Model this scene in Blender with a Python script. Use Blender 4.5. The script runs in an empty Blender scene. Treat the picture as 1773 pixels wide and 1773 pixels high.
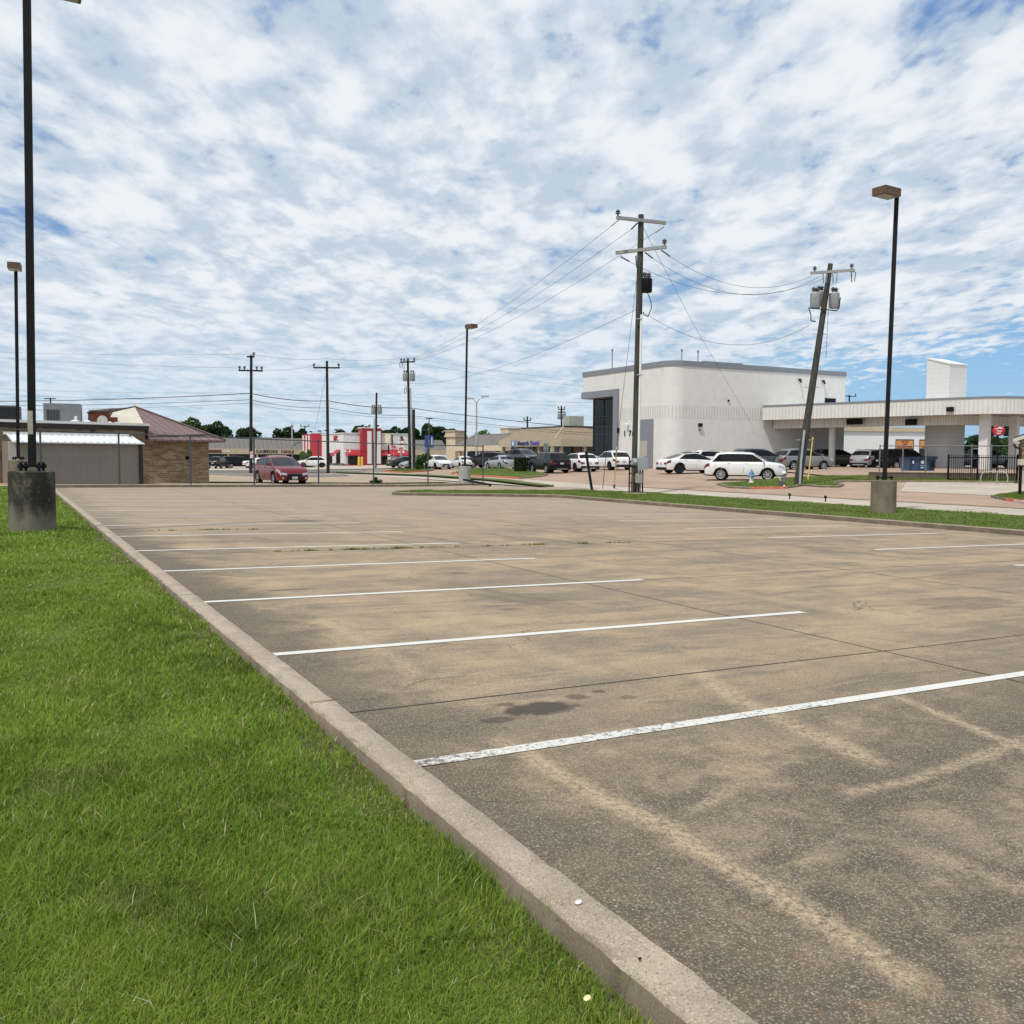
import bpy, bmesh, math, random
import numpy as np
from mathutils import Vector, Matrix
random.seed(7); RNG = np.random.default_rng(11)
C = bpy.context.scene
COL = C.collection
R_ = math.radians

# ------------------------------------------------------------------ camera
FPX, YAW, PIT, ROL, HC = 1580.64, 0.504, 0.060, 0.005, 1.468
def cam_axes():
    cy, sy = math.cos(YAW), math.sin(YAW)
    f = Vector((sy*math.cos(PIT), cy*math.cos(PIT), -math.sin(PIT)))
    r = Vector((cy, -sy, 0)); u = r.cross(f)
    c, s = math.cos(ROL), math.sin(ROL)
    return c*r+s*u, -s*r+c*u, f
CR, CU, CF = cam_axes()
cd = bpy.data.cameras.new("camera"); cam = bpy.data.objects.new("camera", cd); COL.objects.link(cam)
cd.sensor_width = 36; cd.lens = 36*FPX/1773; cd.clip_start = 0.05; cd.clip_end = 6000
M = Matrix((CR, CU, -CF)).transposed().to_4x4(); M.translation = Vector((0, 0, HC))
cam.matrix_world = M; C.camera = cam
C.view_settings.view_transform = 'Standard'; C.view_settings.look = 'None'
C.view_settings.gamma = 1; C.view_settings.exposure = 0.05

# ------------------------------------------------------------------ sun and sky
SUN_EL = R_(60); SUN_TO = Vector((-0.88, -0.47, 0)).normalized()
sd = bpy.data.lights.new("sun", 'SUN'); sun = bpy.data.objects.new("sun", sd); COL.objects.link(sun)
sd.energy = 3.0; sd.angle = R_(2.5); sd.color = (1, 0.95, 0.87)
sv = (SUN_TO*math.cos(SUN_EL)+Vector((0, 0, math.sin(SUN_EL))))
sun.rotation_euler = (-sv).to_track_quat('-Z', 'Y').to_euler(); sun.location = (0, 0, 60)

W = bpy.data.worlds.new("World"); C.world = W; W.use_nodes = True
nt = W.node_tree; nt.nodes.clear()
class NT:
    def __init__(s, tree): s.t = tree
    def n(s, typ, **kw):
        nd = s.t.nodes.new(typ)
        for k, v in kw.items():
            if k.startswith('i_'):
                nd.inputs[k[2:].replace('_', ' ')].default_value = v
            else: setattr(nd, k, v)
        return nd
    def l(s, a, b): s.t.links.new(a, b)
    def put(s, sock, v):
        if hasattr(v, 'node'): s.l(v, sock)
        elif v is not None: sock.default_value = v
    def m(s, op, a, b=None, c=None, clamp=False):
        nd = s.n('ShaderNodeMath', operation=op); nd.use_clamp = clamp
        s.put(nd.inputs[0], a); s.put(nd.inputs[1], b)
        if c is not None: s.put(nd.inputs[2], c)
        return nd.outputs[0]
    def vm(s, op, a, b=None):
        nd = s.n('ShaderNodeVectorMath', operation=op)
        s.put(nd.inputs[0], a)
        if b is not None: s.put(nd.inputs[1], b)
        return nd.outputs['Value'] if op in ('LENGTH', 'DISTANCE', 'DOT_PRODUCT') else nd.outputs[0]
    def ss(s, x, a, b, lo=0.0, hi=1.0):
        nd = s.n('ShaderNodeMapRange', interpolation_type='SMOOTHSTEP')
        s.put(nd.inputs[0], x); nd.inputs[1].default_value = a; nd.inputs[2].default_value = b
        nd.inputs[3].default_value = lo; nd.inputs[4].default_value = hi
        return nd.outputs[0]
    def noise(s, vec, scale, detail=4, rough=.55, dist=0.0):
        nd = s.n('ShaderNodeTexNoise'); s.put(nd.inputs['Vector'], vec)
        nd.inputs['Scale'].default_value = scale; nd.inputs['Detail'].default_value = detail
        nd.inputs['Roughness'].default_value = rough; nd.inputs['Distortion'].default_value = dist
        return nd.outputs[0]
    def ncol(s, vec, scale):
        nd = s.n('ShaderNodeTexNoise'); s.put(nd.inputs['Vector'], vec); nd.inputs['Scale'].default_value = scale; nd.inputs['Detail'].default_value = 4
        return nd.outputs[1]
    def mix(s, f, a, b, typ='MIX'):
        nd = s.n('ShaderNodeMix', data_type='RGBA', blend_type=typ)
        s.put(nd.inputs[0], f)
        s.put(nd.inputs[6], (*a, 1) if isinstance(a, tuple) and len(a) == 3 else a)
        s.put(nd.inputs[7], (*b, 1) if isinstance(b, tuple) and len(b) == 3 else b)
        return nd.outputs[2]
    def mapv(s, vec, scale=(1, 1, 1), rot=(0, 0, 0), loc=(0, 0, 0)):
        nd = s.n('ShaderNodeMapping'); s.put(nd.inputs[0], vec)
        nd.inputs[1].default_value = loc; nd.inputs[2].default_value = rot; nd.inputs[3].default_value = scale
        return nd.outputs[0]
def build_sky():
    k = NT(nt)
    sky = k.n('ShaderNodeTexSky', sky_type='NISHITA', sun_disc=False, sun_elevation=SUN_EL,
              sun_rotation=math.atan2(SUN_TO.x, SUN_TO.y), altitude=150, air_density=1.0, dust_density=0.6, ozone_density=1.6)
    tc = k.n('ShaderNodeTexCoord'); d = tc.outputs['Generated']
    sp = k.n('ShaderNodeSeparateXYZ'); k.l(d, sp.inputs[0])
    z = k.m('MAXIMUM', sp.outputs[2], 0.0)
    zi = k.m('ADD', z, 0.085)
    px = k.m('DIVIDE', sp.outputs[0], zi); py = k.m('DIVIDE', sp.outputs[1], zi)
    cb = k.n('ShaderNodeCombineXYZ'); k.l(px, cb.inputs[0]); k.l(py, cb.inputs[1])
    # cloud deck on a plane overhead; x runs across the view, y away from it
    q = k.mapv(cb.outputs[0], rot=(0, 0, YAW))
    q1 = k.mapv(q, scale=(1.0, .58, 1), rot=(0, 0, .30), loc=(4.3, 2.2, 0))
    n_s = k.noise(q1, 10.5, 8, .56, .15)
    n_m = k.noise(k.mapv(q1, loc=(9, 1, 0)), 3.8, 6, .52, .2)
    n_l = k.noise(k.mapv(q, scale=(1, .7, 1), loc=(1.6, 5.4, 0)), .75, 3, .5)
    n_f = k.noise(q1, 21, 5, .6)
    sq = k.n('ShaderNodeSeparateXYZ'); k.l(q, sq.inputs[0])
    el = sp.outputs[2]
    right = k.ss(k.m('SUBTRACT', sq.outputs[0], k.m('MULTIPLY', sq.outputs[1], .12)), -.4, 2.2)
    low = k.ss(el, .02, .18, 1.0, 0.0)
    w_s = k.ss(n_l, .36, .66, .36, .80); mixn = k.m('ADD', k.m('MULTIPLY', n_s, w_s), k.m('MULTIPLY', n_m, k.m('SUBTRACT', 1.0, w_s)))
    dens = k.m('ADD', mixn, k.m('MULTIPLY', k.m('SUBTRACT', n_f, .5), .12))
    cover = k.m('ADD', k.m('ADD', dens, k.m('MULTIPLY', k.m('SUBTRACT', n_l, .5), .40)), .162)
    cover = k.m('SUBTRACT', cover, k.m('MULTIPLY', right, .034))
    cover = k.m('SUBTRACT', cover, k.m('MULTIPLY', low, k.m('ADD', .04, k.m('MULTIPLY', right, .36))))
    mask = k.ss(cover, .42, .60)
    n_g = k.noise(k.mapv(q, scale=(1, .6, 1), rot=(0, 0, .25), loc=(3, 8, 0)), 5.4, 7, .56, .2)
    lit = k.ss(k.m('ADD', k.m('ADD', k.m('MULTIPLY', mixn, .62), k.m('MULTIPLY', n_g, .38)), k.m('MULTIPLY', k.m('SUBTRACT', n_m, .5), .25)), .405, .60)
    white = k.mix(low, (8.35, 8.7, 9.1), (6.8, 7.7, 8.6)); grey = k.mix(low, (5.2, 6.2, 7.3), (5.7, 6.9, 8.0))
    cc = k.mix(lit, grey, white)
    pale = k.ss(el, .04, .30, 1.0, 0.0)
    blue = k.mix(.75, sky.outputs[0], k.mix(pale, (1.45, 2.95, 6.3), k.mix(right, (4.0, 6.0, 7.7), (2.5, 5.2, 8.4))))
    out = k.mix(k.m('MULTIPLY', mask, k.m('SUBTRACT', .98, k.m('MULTIPLY', low, .12))), blue, cc)
    bg = k.n('ShaderNodeBackground'); k.l(out, bg.inputs[0]); bg.inputs[1].default_value = 0.1
    wo = k.n('ShaderNodeOutputWorld'); k.l(bg.outputs[0], wo.inputs[0])
build_sky()

# ------------------------------------------------------------------ terrain: one gentle bilinear height field
GX = [-3000, -60, 0, 21, 27, 40, 52, 65, 90, 3000]
GY = [-3000, -30, 20, 50, 65, 90, 130, 250, 3000]
GZ = [[.1, .1, -.07, -.464, -.42, -.2, .1, .3, .4, .4],
      [.1, .1, -.07, -.464, -.42, -.2, .1, .3, .4, .4],
      [.1, .1, .046, -.349, -.34, -.04, .28, .5, .6, .6],
      [.1, .1, .115, -.280, -.30, .10, .42, .60, .65, .65],
      [.1, .1, .1, -.2, -.2, .16, .5, .65, .7, .7],
      [.05, .05, 0, -.18, -.18, .03, .4, .6, .7, .7],
      [-.1, -.1, -.2, -.3, -.3, -.15, .1, .3, .4, .4],
      [-.2, -.2, -.3, -.3, -.3, -.2, -.1, 0, .1, .1],
      [-.2, -.2, -.3, -.3, -.3, -.2, -.1, 0, .1, .1]]
def g(x, y):
    i = 0
    while i < len(GX)-2 and x > GX[i+1]: i += 1
    j = 0
    while j < len(GY)-2 and y > GY[j+1]: j += 1
    a = (x-GX[i])/(GX[i+1]-GX[i]); b = (y-GY[j])/(GY[j+1]-GY[j])
    return (GZ[j][i]*(1-a)+GZ[j][i+1]*a)*(1-b)+(GZ[j+1][i]*(1-a)+GZ[j+1][i+1]*a)*b
FWD = Vector((math.sin(YAW), math.cos(YAW), 0)); RGT = Vector((math.cos(YAW), -math.sin(YAW), 0))
def at(px, py, D):
    return Vector((0, 0, HC))+D*(CF+CR*((px-886.5)/FPX)+CU*((886.5-py)/FPX))
def xy(px, D, py=800):
    p = at(px, py, D); return (p.x, p.y)
def G(px, py, dz=0.0):
    d = CF+CR*((px-886.5)/FPX)+CU*((886.5-py)/FPX)
    t = 1.0
    for _ in range(4000):
        p = Vector((0, 0, HC))+d*t
        h = p.z-g(p.x, p.y)-dz
        if h <= 0: break
        t += max(0.02, h*2)
    return Vector((p.x, p.y, 0))
def zat(py, D, px=886.5): return at(px, py, D).z
def hdg(phi):
    p = R_(phi); v = RGT*math.sin(p)+FWD*math.cos(p)
    return math.atan2(v.y, v.x)

# ------------------------------------------------------------------ materials
MATS = {}
def mat(name, col, rough=.7, var=.12, scale=6.0, metal=0.0, spec=.4, bump=0.0, bscale=None, coat=0.0, stretch=(1, 1, 1), emit=None):
    if name in MATS: return MATS[name]
    m = bpy.data.materials.new(name); m.use_nodes = True
    k = NT(m.node_tree); b = m.node_tree.nodes['Principled BSDF']
    tc = k.n('ShaderNodeTexCoord'); o = k.mapv(tc.outputs['Object'], scale=stretch)
    n = k.noise(o, scale, 5, .6)
    lo = tuple(c*(1-var) for c in col); hi = tuple(min(1, c*(1+var)) for c in col)
    k.l(k.mix(k.ss(n, .3, .7), lo, hi), b.inputs['Base Color'])
    b.inputs['Roughness'].default_value = rough; b.inputs['Metallic'].default_value = metal
    b.inputs['Specular IOR Level'].default_value = spec; b.inputs['Coat Weight'].default_value = coat
    b.inputs['Coat Roughness'].default_value = .05
    if bump:
        bn = k.n('ShaderNodeBump'); bn.inputs['Strength'].default_value = bump; bn.inputs['Distance'].default_value = .01
        k.l(k.noise(o, bscale or scale*8, 4, .6), bn.inputs['Height']); k.l(bn.outputs[0], b.inputs['Normal'])
    MATS[name] = m; return m
def ptree(name, rough=.9, spec=.25):
    m = bpy.data.materials.new(name); m.use_nodes = True
    k = NT(m.node_tree); b = m.node_tree.nodes['Principled BSDF']
    b.inputs['Roughness'].default_value = rough; b.inputs['Specular IOR Level'].default_value = spec
    tc = k.n('ShaderNodeTexCoord'); MATS[name] = m
    return m, k, b, tc.outputs['Object']
def m_lot():
    m, k, b, o = ptree('lot_concrete', .88, .3)
    tan = (.42, .312, .192); grey = (.215, .170, .118); dark = (.086, .072, .052)
    st = k.noise(k.mapv(o, scale=(.35, 1, 1)), .75, 6, .62, .4)
    pt = k.noise(k.mapv(o, loc=(5, 3, 0)), 1.6, 7, .65, .5)
    c = k.mix(k.ss(k.m('ADD', k.m('MULTIPLY', st, .6), k.m('MULTIPLY', pt, .45)), .40, .66), grey, tan)
    wash = k.noise(k.mapv(o, scale=(.45, 2.4, 1), rot=(0, 0, .05), loc=(2, 4, 0)), 1.7, 8, .68, .6)
    c = k.mix(k.ss(wash, .50, .66, 0, .62), c, (.44, .335, .218)); c = k.mix(k.ss(wash, .36, .46, .6, 0), c, (.165, .140, .108))
    sp_ = k.n('ShaderNodeSeparateXYZ'); k.l(o, sp_.inputs[0]); X, Y = sp_.outputs[0], sp_.outputs[1]
    # old grime where cars have dripped in the middle of each bay and along the kerb
    drift = k.noise(k.mapv(o, scale=(.6, .22, 1), loc=(1, 9, 0)), 1.0, 5, .6, .6)
    edge = k.ss(k.m('ADD', X, k.m('MULTIPLY', k.m('SUBTRACT', pt, .5), 1.6)), 1.9, 2.7, .85, 0)
    near = k.m('MULTIPLY', k.ss(k.m('ADD', Y, k.m('MULTIPLY', X, -.12)), 2.2, 5.2, .92, 0), k.ss(k.m('ADD', k.m('MULTIPLY', st, .5), k.m('MULTIPLY', k.noise(k.mapv(o, loc=(2, 2, 0)), 2.6, 8, .7, .6), .5)), .38, .54))
    c = k.mix(k.m('MAXIMUM', k.m('MULTIPLY', edge, k.ss(st, .25, .55, .5, 1)), near), c, dark)
    c = k.mix(k.ss(drift, .54, .70, 0, .55), c, dark)
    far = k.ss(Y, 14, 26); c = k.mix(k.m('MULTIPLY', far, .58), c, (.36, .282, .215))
    # washed dust bands left by water and tyres
    def arc(cx, cy, r, w, amt, y0=-99, y1=99, x0=-99, x1=99):
        dd = k.vm('DISTANCE', k.vm('MULTIPLY', o, (1, 1, 0)), (cx, cy, 0))
        dd = k.m('ABSOLUTE', k.m('SUBTRACT', k.m('ADD', dd, k.m('MULTIPLY', k.m('SUBTRACT', pt, .5), w*2.2)), r))
        f = k.ss(dd, 0, w, amt, 0)
        f = k.m('MULTIPLY', f, k.m('MULTIPLY', k.ss(Y, y0, y0+.25), k.ss(Y, y1-.25, y1, 1, 0)))
        f = k.m('MULTIPLY', f, k.m('MULTIPLY', k.ss(X, x0, x0+.2), k.ss(X, x1-.2, x1, 1, 0)))
        return k.m('MULTIPLY', f, k.ss(fineN, .32, .6))
    fineN = k.noise(o, 26, 5, .7)
    for a in ((-12, 3.0, 14.30, .11, .9, 1.5, 4.3, 1, 4), (12.6, 2.0, 8.85, .16, .8, 2.9, 5.2, 3, 5.5), (11.2, 1.3, 6.65, .09, .8, 2.6, 4.2, 3, 6),
              (3.4, 9.5, 6.67, .08, .7, 2.5, 3.2, 3.2, 6), (1.9, 5.2, 2.3, .07, .6, 2.5, 3.3, 2.4, 3.5), (-8, 7, 10.5, .13, .6, 5.6, 8.2, 1, 4),
              (14, 2.4, 10.9, .12, .45, 1.2, 2.4, 2, 5), (16, 6.5, 12.4, .2, .5, 5.2, 8.5, 2, 6), (22, 9, 14.5, .25, .4, 6, 12, 5, 10)):
        c = k.mix(arc(*a), c, (.49, .375, .245))
    # rust freckles close to the corner
    rn = k.n('ShaderNodeTexNoise'); k.l(o, rn.inputs[0]); rn.inputs['Scale'].default_value = 9; rn.inputs['Detail'].default_value = 5
    rz = k.m('MULTIPLY', k.ss(rn.outputs[0], .60, .70), k.m('MULTIPLY', k.ss(Y, 1.6, 2.1, 1, 0), k.ss(X, 2.0, 2.6, 1, 0)))
    c = k.mix(k.m('MULTIPLY', rz, .5), c, (.30, .13, .05))
    cv = k.n('ShaderNodeTexVoronoi', feature='DISTANCE_TO_EDGE'); k.l(k.vm('ADD', o, k.vm('MULTIPLY', k.ncol(o, 2.2), (.55, .55, 0))), cv.inputs['Vector']); cv.inputs['Scale'].default_value = .42
    ck = k.m('MULTIPLY', k.ss(cv.outputs['Distance'], .0012, .0042, 1, 0), k.ss(k.noise(o, .7, 3), .50, .60))
    c = k.mix(k.m('MULTIPLY', ck, .7), c, (.06, .052, .042))
    # exposed aggregate
    v = k.n('ShaderNodeTexVoronoi', feature='F1'); k.l(o, v.inputs['Vector']); v.inputs['Scale'].default_value = 185
    cs = k.n('ShaderNodeSeparateColor'); k.l(v.outputs['Color'], cs.inputs[0])
    c = k.mix(k.ss(cs.outputs[0], .62, .97, 0, .44), c, (.50, .42, .31))
    c = k.mix(k.ss(cs.outputs[1], .60, .95, 0, .46), c, (.055, .05, .043))
    c = k.mix(k.ss(cs.outputs[2], .97, .995, 0, .5), c, (.60, .54, .45))
    v2 = k.noise(o, 42, 3, .7); c = k.mix(k.ss(v2, .5, .72, 0, .35), c, (.05, .045, .04))
    # oil spots, with a ragged edge
    rag = k.noise(o, 7, 5, .7)
    for cx, cy, rx, ry, amt in ((2.78, 4.66, .30, .17, .97), (2.42, 4.55, .13, .07, .7), (3.12, 4.80, .10, .08, .7), (3.33, 4.86, .06, .05, .7),
                                (2.62, 4.83, .08, .05, .6), (3.42, 4.66, .07, .05, .5), (9.5, 6.6, .9, .5, .35), (12.5, 8.2, 1.6, .6, .3), (2.75, 10.1, .35, .07, .7), (5.2, 10.9, .2, .12, .5), (4.4, 8.0, .16, .1, .45), (8.9, 3.9, .14, .09, .5)):
        q = k.vm('MULTIPLY', k.vm('SUBTRACT', k.vm('MULTIPLY', o, (1, 1, 0)), (cx, cy, 0)), (1/rx, 1/ry, 0))
        dd = k.m('ADD', k.vm('LENGTH', q), k.m('MULTIPLY', k.m('SUBTRACT', rag, .5), 1.3))
        c = k.mix(k.ss(dd, .60, 1.0, amt*.92, 0), c, (.058, .047, .037))
    k.l(c, b.inputs['Base Color'])
    bn = k.n('ShaderNodeBump'); bn.inputs['Strength'].default_value = .45; bn.inputs['Distance'].default_value = .006
    k.l(k.m('ADD', k.m('MULTIPLY', v.outputs['Distance'], .6), k.noise(o, 60, 4, .7)), bn.inputs['Height']); k.l(bn.outputs[0], b.inputs['Normal'])
    return m
def m_speckle(name, base, lightc, darkc, vs=120, big=1.0, stain=None, spec=.3):
    m, k, b, o = ptree(name, .88, spec)
    n = k.noise(o, big, 6, .6, .3)
    c = k.mix(k.ss(n, .3, .7), tuple(x*.84 for x in base), tuple(x*1.13 for x in base))
    if stain:
        c = k.mix(k.ss(k.noise(o, big*2.7, 6, .65, .5), .50, .72, 0, .7), c, stain)
    v = k.n('ShaderNodeTexVoronoi'); k.l(o, v.inputs['Vector']); v.inputs['Scale'].default_value = vs
    cs = k.n('ShaderNodeSeparateColor'); k.l(v.outputs['Color'], cs.inputs[0])
    c = k.mix(k.ss(cs.outputs[0], .72, .97, 0, .5), c, lightc)
    c = k.mix(k.ss(cs.outputs[1], .76, .97, 0, .5), c, darkc)
    k.l(c, b.inputs['Base Color'])
    bn = k.n('ShaderNodeBump'); bn.inputs['Strength'].default_value = .3; bn.inputs['Distance'].default_value = .005
    k.l(k.noise(o, vs*.6, 4, .7), bn.inputs['Height']); k.l(bn.outputs[0], b.inputs['Normal'])
    return m
def m_paint_line(name, wear):
    m, k, b, o = ptree(name, .8, .3)
    w = k.noise(o, 34, 6, .75); w2 = k.noise(o, 1.3, 3, .6)
    s = k.n('ShaderNodeSeparateXYZ'); k.l(o, s.inputs[0])
    f = k.m('ADD', k.m('MULTIPLY', w, .8), k.m('MULTIPLY', w2, .35))
    if wear > .05: f = k.m('SUBTRACT', f, k.ss(s.outputs[0], 2.2, 5.0, 0, .10))
    f = k.ss(f, .60-wear, .74-wear)
    c = k.mix(f, (.62, .61, .57), (.15, .13, .11))
    k.l(c, b.inputs['Base Color']); return m
def m_grass(name, a, b_, dry, scale=1.0, soil=False):
    m, k, b, o = ptree(name, .65 if not soil else .95, .2)
    tr = k.n('ShaderNodeNewGeometry'); r = tr.outputs['Random Per Island']
    n = k.noise(o, .55*scale, 5, .6, .4); n2 = k.noise(o, 3.0*scale, 5, .65)
    f = k.m('ADD', k.m('MULTIPLY', k.ss(n, .32, .68), .55), k.m('MULTIPLY', k.ss(n2, .3, .7), .45))
    if not soil: f = k.m('ADD', k.m('MULTIPLY', f, .6), k.m('MULTIPLY', r, .4))
    else: f = k.m('ADD', k.m('MULTIPLY', f, .55), k.m('MULTIPLY', k.noise(o, 40, 5, .7), .45))
    c = k.mix(f, a, b_)
    if not soil:
        r2 = k.m('FRACT', k.m('MULTIPLY', r, 37.7))
        c = k.mix(k.ss(k.noise(o, 1.9*scale, 6, .7, .8), .55, .70, 0, .42), c, tuple(x*.55 for x in dry))
        c = k.mix(k.ss(k.noise(k.mapv(o, loc=(3, 7, 0)), 1.1*scale, 5, .65, .5), .52, .68, 0, .5), c, tuple(x*.55 for x in a))
        c = k.mix(k.m('GREATER_THAN', r2, .978), c, dry)
    else:
        c = k.mix(k.ss(k.noise(o, 9*scale, 5, .7), .56, .74, 0, .7), c, dry)
        s = k.n('ShaderNodeSeparateXYZ'); k.l(o, s.inputs[0])     # bare earth and thatch along the inner side of the left kerb
        e = k.m('MULTIPLY', k.ss(k.m('ADD', s.outputs[0], k.m('MULTIPLY', k.m('SUBTRACT', n2, .5), .35)), 1.12, 1.34), k.m('LESS_THAN', s.outputs[0], 2.0))
        c = k.mix(k.m('MULTIPLY', e, .85), c, k.mix(k.noise(o, 30, 4, .7), (.07, .052, .032), (.22, .165, .10)))
    k.l(c, b.inputs['Base Color'])
    if not soil:
        t = k.n('ShaderNodeBsdfTranslucent'); k.l(c, t.inputs[0]); mx = k.n('ShaderNodeMixShader'); mx.inputs[0].default_value = .35
        k.l(b.outputs[0], mx.inputs[1]); k.l(t.outputs[0], mx.inputs[2])
        k.l(mx.outputs[0], m.node_tree.nodes['Material Output'].inputs[0])
    else:
        bn = k.n('ShaderNodeBump'); bn.inputs['Strength'].default_value = .8; bn.inputs['Distance'].default_value = .03
        k.l(k.noise(o, 22, 5, .7), bn.inputs['Height']); k.l(bn.outputs[0], b.inputs['Normal'])
    return m
def m_leaf(name, a, b_):
    m, k, b, o = ptree(name, .6, .25)
    tr = k.n('ShaderNodeNewGeometry'); r = tr.outputs['Random Per Island']
    c = k.mix(k.m('ADD', k.m('MULTIPLY', r, .6), k.m('MULTIPLY', k.noise(o, .8, 3), .4)), a, b_)
    k.l(c, b.inputs['Base Color'])
    t = k.n('ShaderNodeBsdfTranslucent'); k.l(c, t.inputs[0]); mx = k.n('ShaderNodeMixShader'); mx.inputs[0].default_value = .3
    k.l(b.outputs[0], mx.inputs[1]); k.l(t.outputs[0], mx.inputs[2])
    k.l(mx.outputs[0], m.node_tree.nodes['Material Output'].inputs[0])
    return m
def m_brick(name, c1, c2, mortar, bw=.22, rh=.075, ax='XZ'):
    m, k, b, o = ptree(name, .85, .3)
    s = k.n('ShaderNodeSeparateXYZ'); k.l(o, s.inputs[0]); cb = k.n('ShaderNodeCombineXYZ')
    k.l(s.outputs[0 if ax == 'XZ' else 1], cb.inputs[0]); k.l(s.outputs[2], cb.inputs[1])
    br = k.n('ShaderNodeTexBrick'); k.l(cb.outputs[0], br.inputs['Vector'])
    br.inputs['Color1'].default_value = (*c1, 1); br.inputs['Color2'].default_value = (*c2, 1); br.inputs['Mortar'].default_value = (*mortar, 1)
    br.inputs['Scale'].default_value = 1; br.inputs['Brick Width'].default_value = bw; br.inputs['Row Height'].default_value = rh
    br.inputs['Mortar Size'].default_value = .008; br.inputs['Bias'].default_value = -.1
    n = k.noise(o, 2.2, 5, .6)
    k.l(k.mix(k.ss(n, .35, .7, 0, .45), br.outputs[0], tuple(x*.55 for x in c1)), b.inputs['Base Color']); return m
def m_lines(name, col, dark, period, axis=2, duty=.06, rough=.6, var=.06, dirt=None):
    m, k, b, o = ptree(name, rough, .35)
    s = k.n('ShaderNodeSeparateXYZ'); k.l(o, s.inputs[0])
    t = s.outputs[axis] if axis < 3 else k.m('ADD', s.outputs[0], s.outputs[1])
    f = k.m('LESS_THAN', k.m('FRACT', k.m('DIVIDE', t, period)), duty)
    n = k.noise(o, 1.2, 6, .6)
    c = k.mix(k.ss(n, .3, .7), tuple(x*(1-var) for x in col), tuple(min(1, x*(1+var)) for x in col))
    c = k.mix(k.m('MULTIPLY', f, .55), c, dark)
    if dirt: c = k.mix(k.ss(k.noise(k.mapv(o, scale=(1, 1, .25)), 2.2, 6, .65), .55, .8, 0, .5), c, dirt)
    k.l(c, b.inputs['Base Color']); return m
def m_wood(name, a, b_):
    m, k, b, o = ptree(name, .9, .2)
    n = k.noise(k.mapv(o, scale=(14, 14, .5)), 1.0, 6, .65)
    k.l(k.mix(k.ss(n, .3, .7), a, b_), b.inputs['Base Color'])
    bn = k.n('ShaderNodeBump'); bn.inputs['Strength'].default_value = .5; bn.inputs['Distance'].default_value = .01
    k.l(n, bn.inputs['Height']); k.l(bn.outputs[0], b.inputs['Normal']); return m
def m_base(name, pale, stain, amt, heavy=0):
    m, k, b, o = ptree(name, .9, .25)
    s = k.n('ShaderNodeSeparateXYZ'); k.l(o, s.inputs[0])
    n = k.noise(k.mapv(o, scale=(1, 1, .45)), 3.0, 7, .7, .4); n2 = k.noise(o, 16, 5, .7)
    up = k.ss(k.m('ADD', s.outputs[2], k.m('MULTIPLY', k.m('SUBTRACT', n, .5), .9)), .12, .7 if not heavy else .6)
    f = k.m('MULTIPLY', k.ss(k.m('ADD', k.m('MULTIPLY', n, .7), k.m('MULTIPLY', n2, .35)), .40-.10*heavy, .62-.06*heavy), k.m('ADD', k.m('MULTIPLY', up, .75), .25))
    c = k.mix(k.m('MULTIPLY', f, amt), pale, stain)
    c = k.mix(k.ss(n2, .55, .75, 0, .4), c, tuple(x*1.3 for x in pale))
    k.l(c, b.inputs['Base Color'])
    bn = k.n('ShaderNodeBump'); bn.inputs['Strength'].default_value = .5; bn.inputs['Distance'].default_value = .01
    k.l(n2, bn.inputs['Height']); k.l(bn.outputs[0], b.inputs['Normal']); return m

ML = m_lot()
MKERB = m_speckle('kerb_concrete', (.36, .295, .225), (.56, .48, .38), (.10, .08, .065), 190, 3.0, (.25, .205, .155))
MKERBD = m_speckle('old_kerb_concrete', (.29, .235, .175), (.42, .35, .27), (.13, .11, .085), 90, 1.5, (.16, .13, .10))
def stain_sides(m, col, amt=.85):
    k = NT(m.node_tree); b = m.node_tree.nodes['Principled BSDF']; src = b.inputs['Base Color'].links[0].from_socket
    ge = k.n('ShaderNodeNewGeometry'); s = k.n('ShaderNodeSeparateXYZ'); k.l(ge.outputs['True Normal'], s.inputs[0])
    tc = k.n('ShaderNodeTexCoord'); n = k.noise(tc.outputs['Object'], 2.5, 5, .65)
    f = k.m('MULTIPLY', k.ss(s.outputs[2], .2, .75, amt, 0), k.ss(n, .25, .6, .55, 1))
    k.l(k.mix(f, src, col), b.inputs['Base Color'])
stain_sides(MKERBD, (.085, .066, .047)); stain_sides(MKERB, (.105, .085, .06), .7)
MSTREET = m_speckle('street_concrete', (.44, .38, .315), (.55, .49, .41), (.30, .26, .21), 30, .4, (.36, .31, .255))
MPINK = m_speckle('apron_concrete', (.36, .255, .185), (.44, .33, .25), (.24, .18, .14), 30, .3, (.30, .22, .165))
MTAN = m_speckle('dirt', (.36, .28, .20), (.45, .38, .29), (.22, .18, .13), 20, .6, (.28, .21, .15))
MASPH = m_speckle('asphalt', (.15, .145, .14), (.22, .21, .2), (.09, .09, .09), 30, .3, (.2, .19, .175))
MGRND = m_speckle('ground_concrete', (.33, .29, .24), (.42, .38, .32), (.24, .21, .18), 10, .1, (.27, .24, .2))
MSOIL = m_grass('lawn_soil', (.050, .088, .014), (.125, .175, .036), (.21, .17, .09), 1, True)
MGRASS = m_grass('grass_blade', (.093, .168, .016), (.312, .418, .064), (.60, .54, .32))
MVERGE = m_grass('verge_grass', (.100, .158, .024), (.225, .280, .056), (.40, .34, .19))
MBRONZE = mat('bronze_steel', (.012, .011, .0115), .55, .2, 3, 0, .18)
MHEAD = mat('brown_lamp_head', (.115, .062, .040), .6, .25, 8)
MLENS = mat('lamp_lens', (.34, .32, .28), .35, .1, 8)
MWOOD = m_wood('weathered_pole', (.030, .030, .026), (.085, .080, .068))
MWOODD = m_wood('creosote_pole', (.016, .013, .011), (.045, .038, .032))
MARM = mat('grey_crossarm', (.28, .28, .275), .6, .15, 6)
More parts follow.
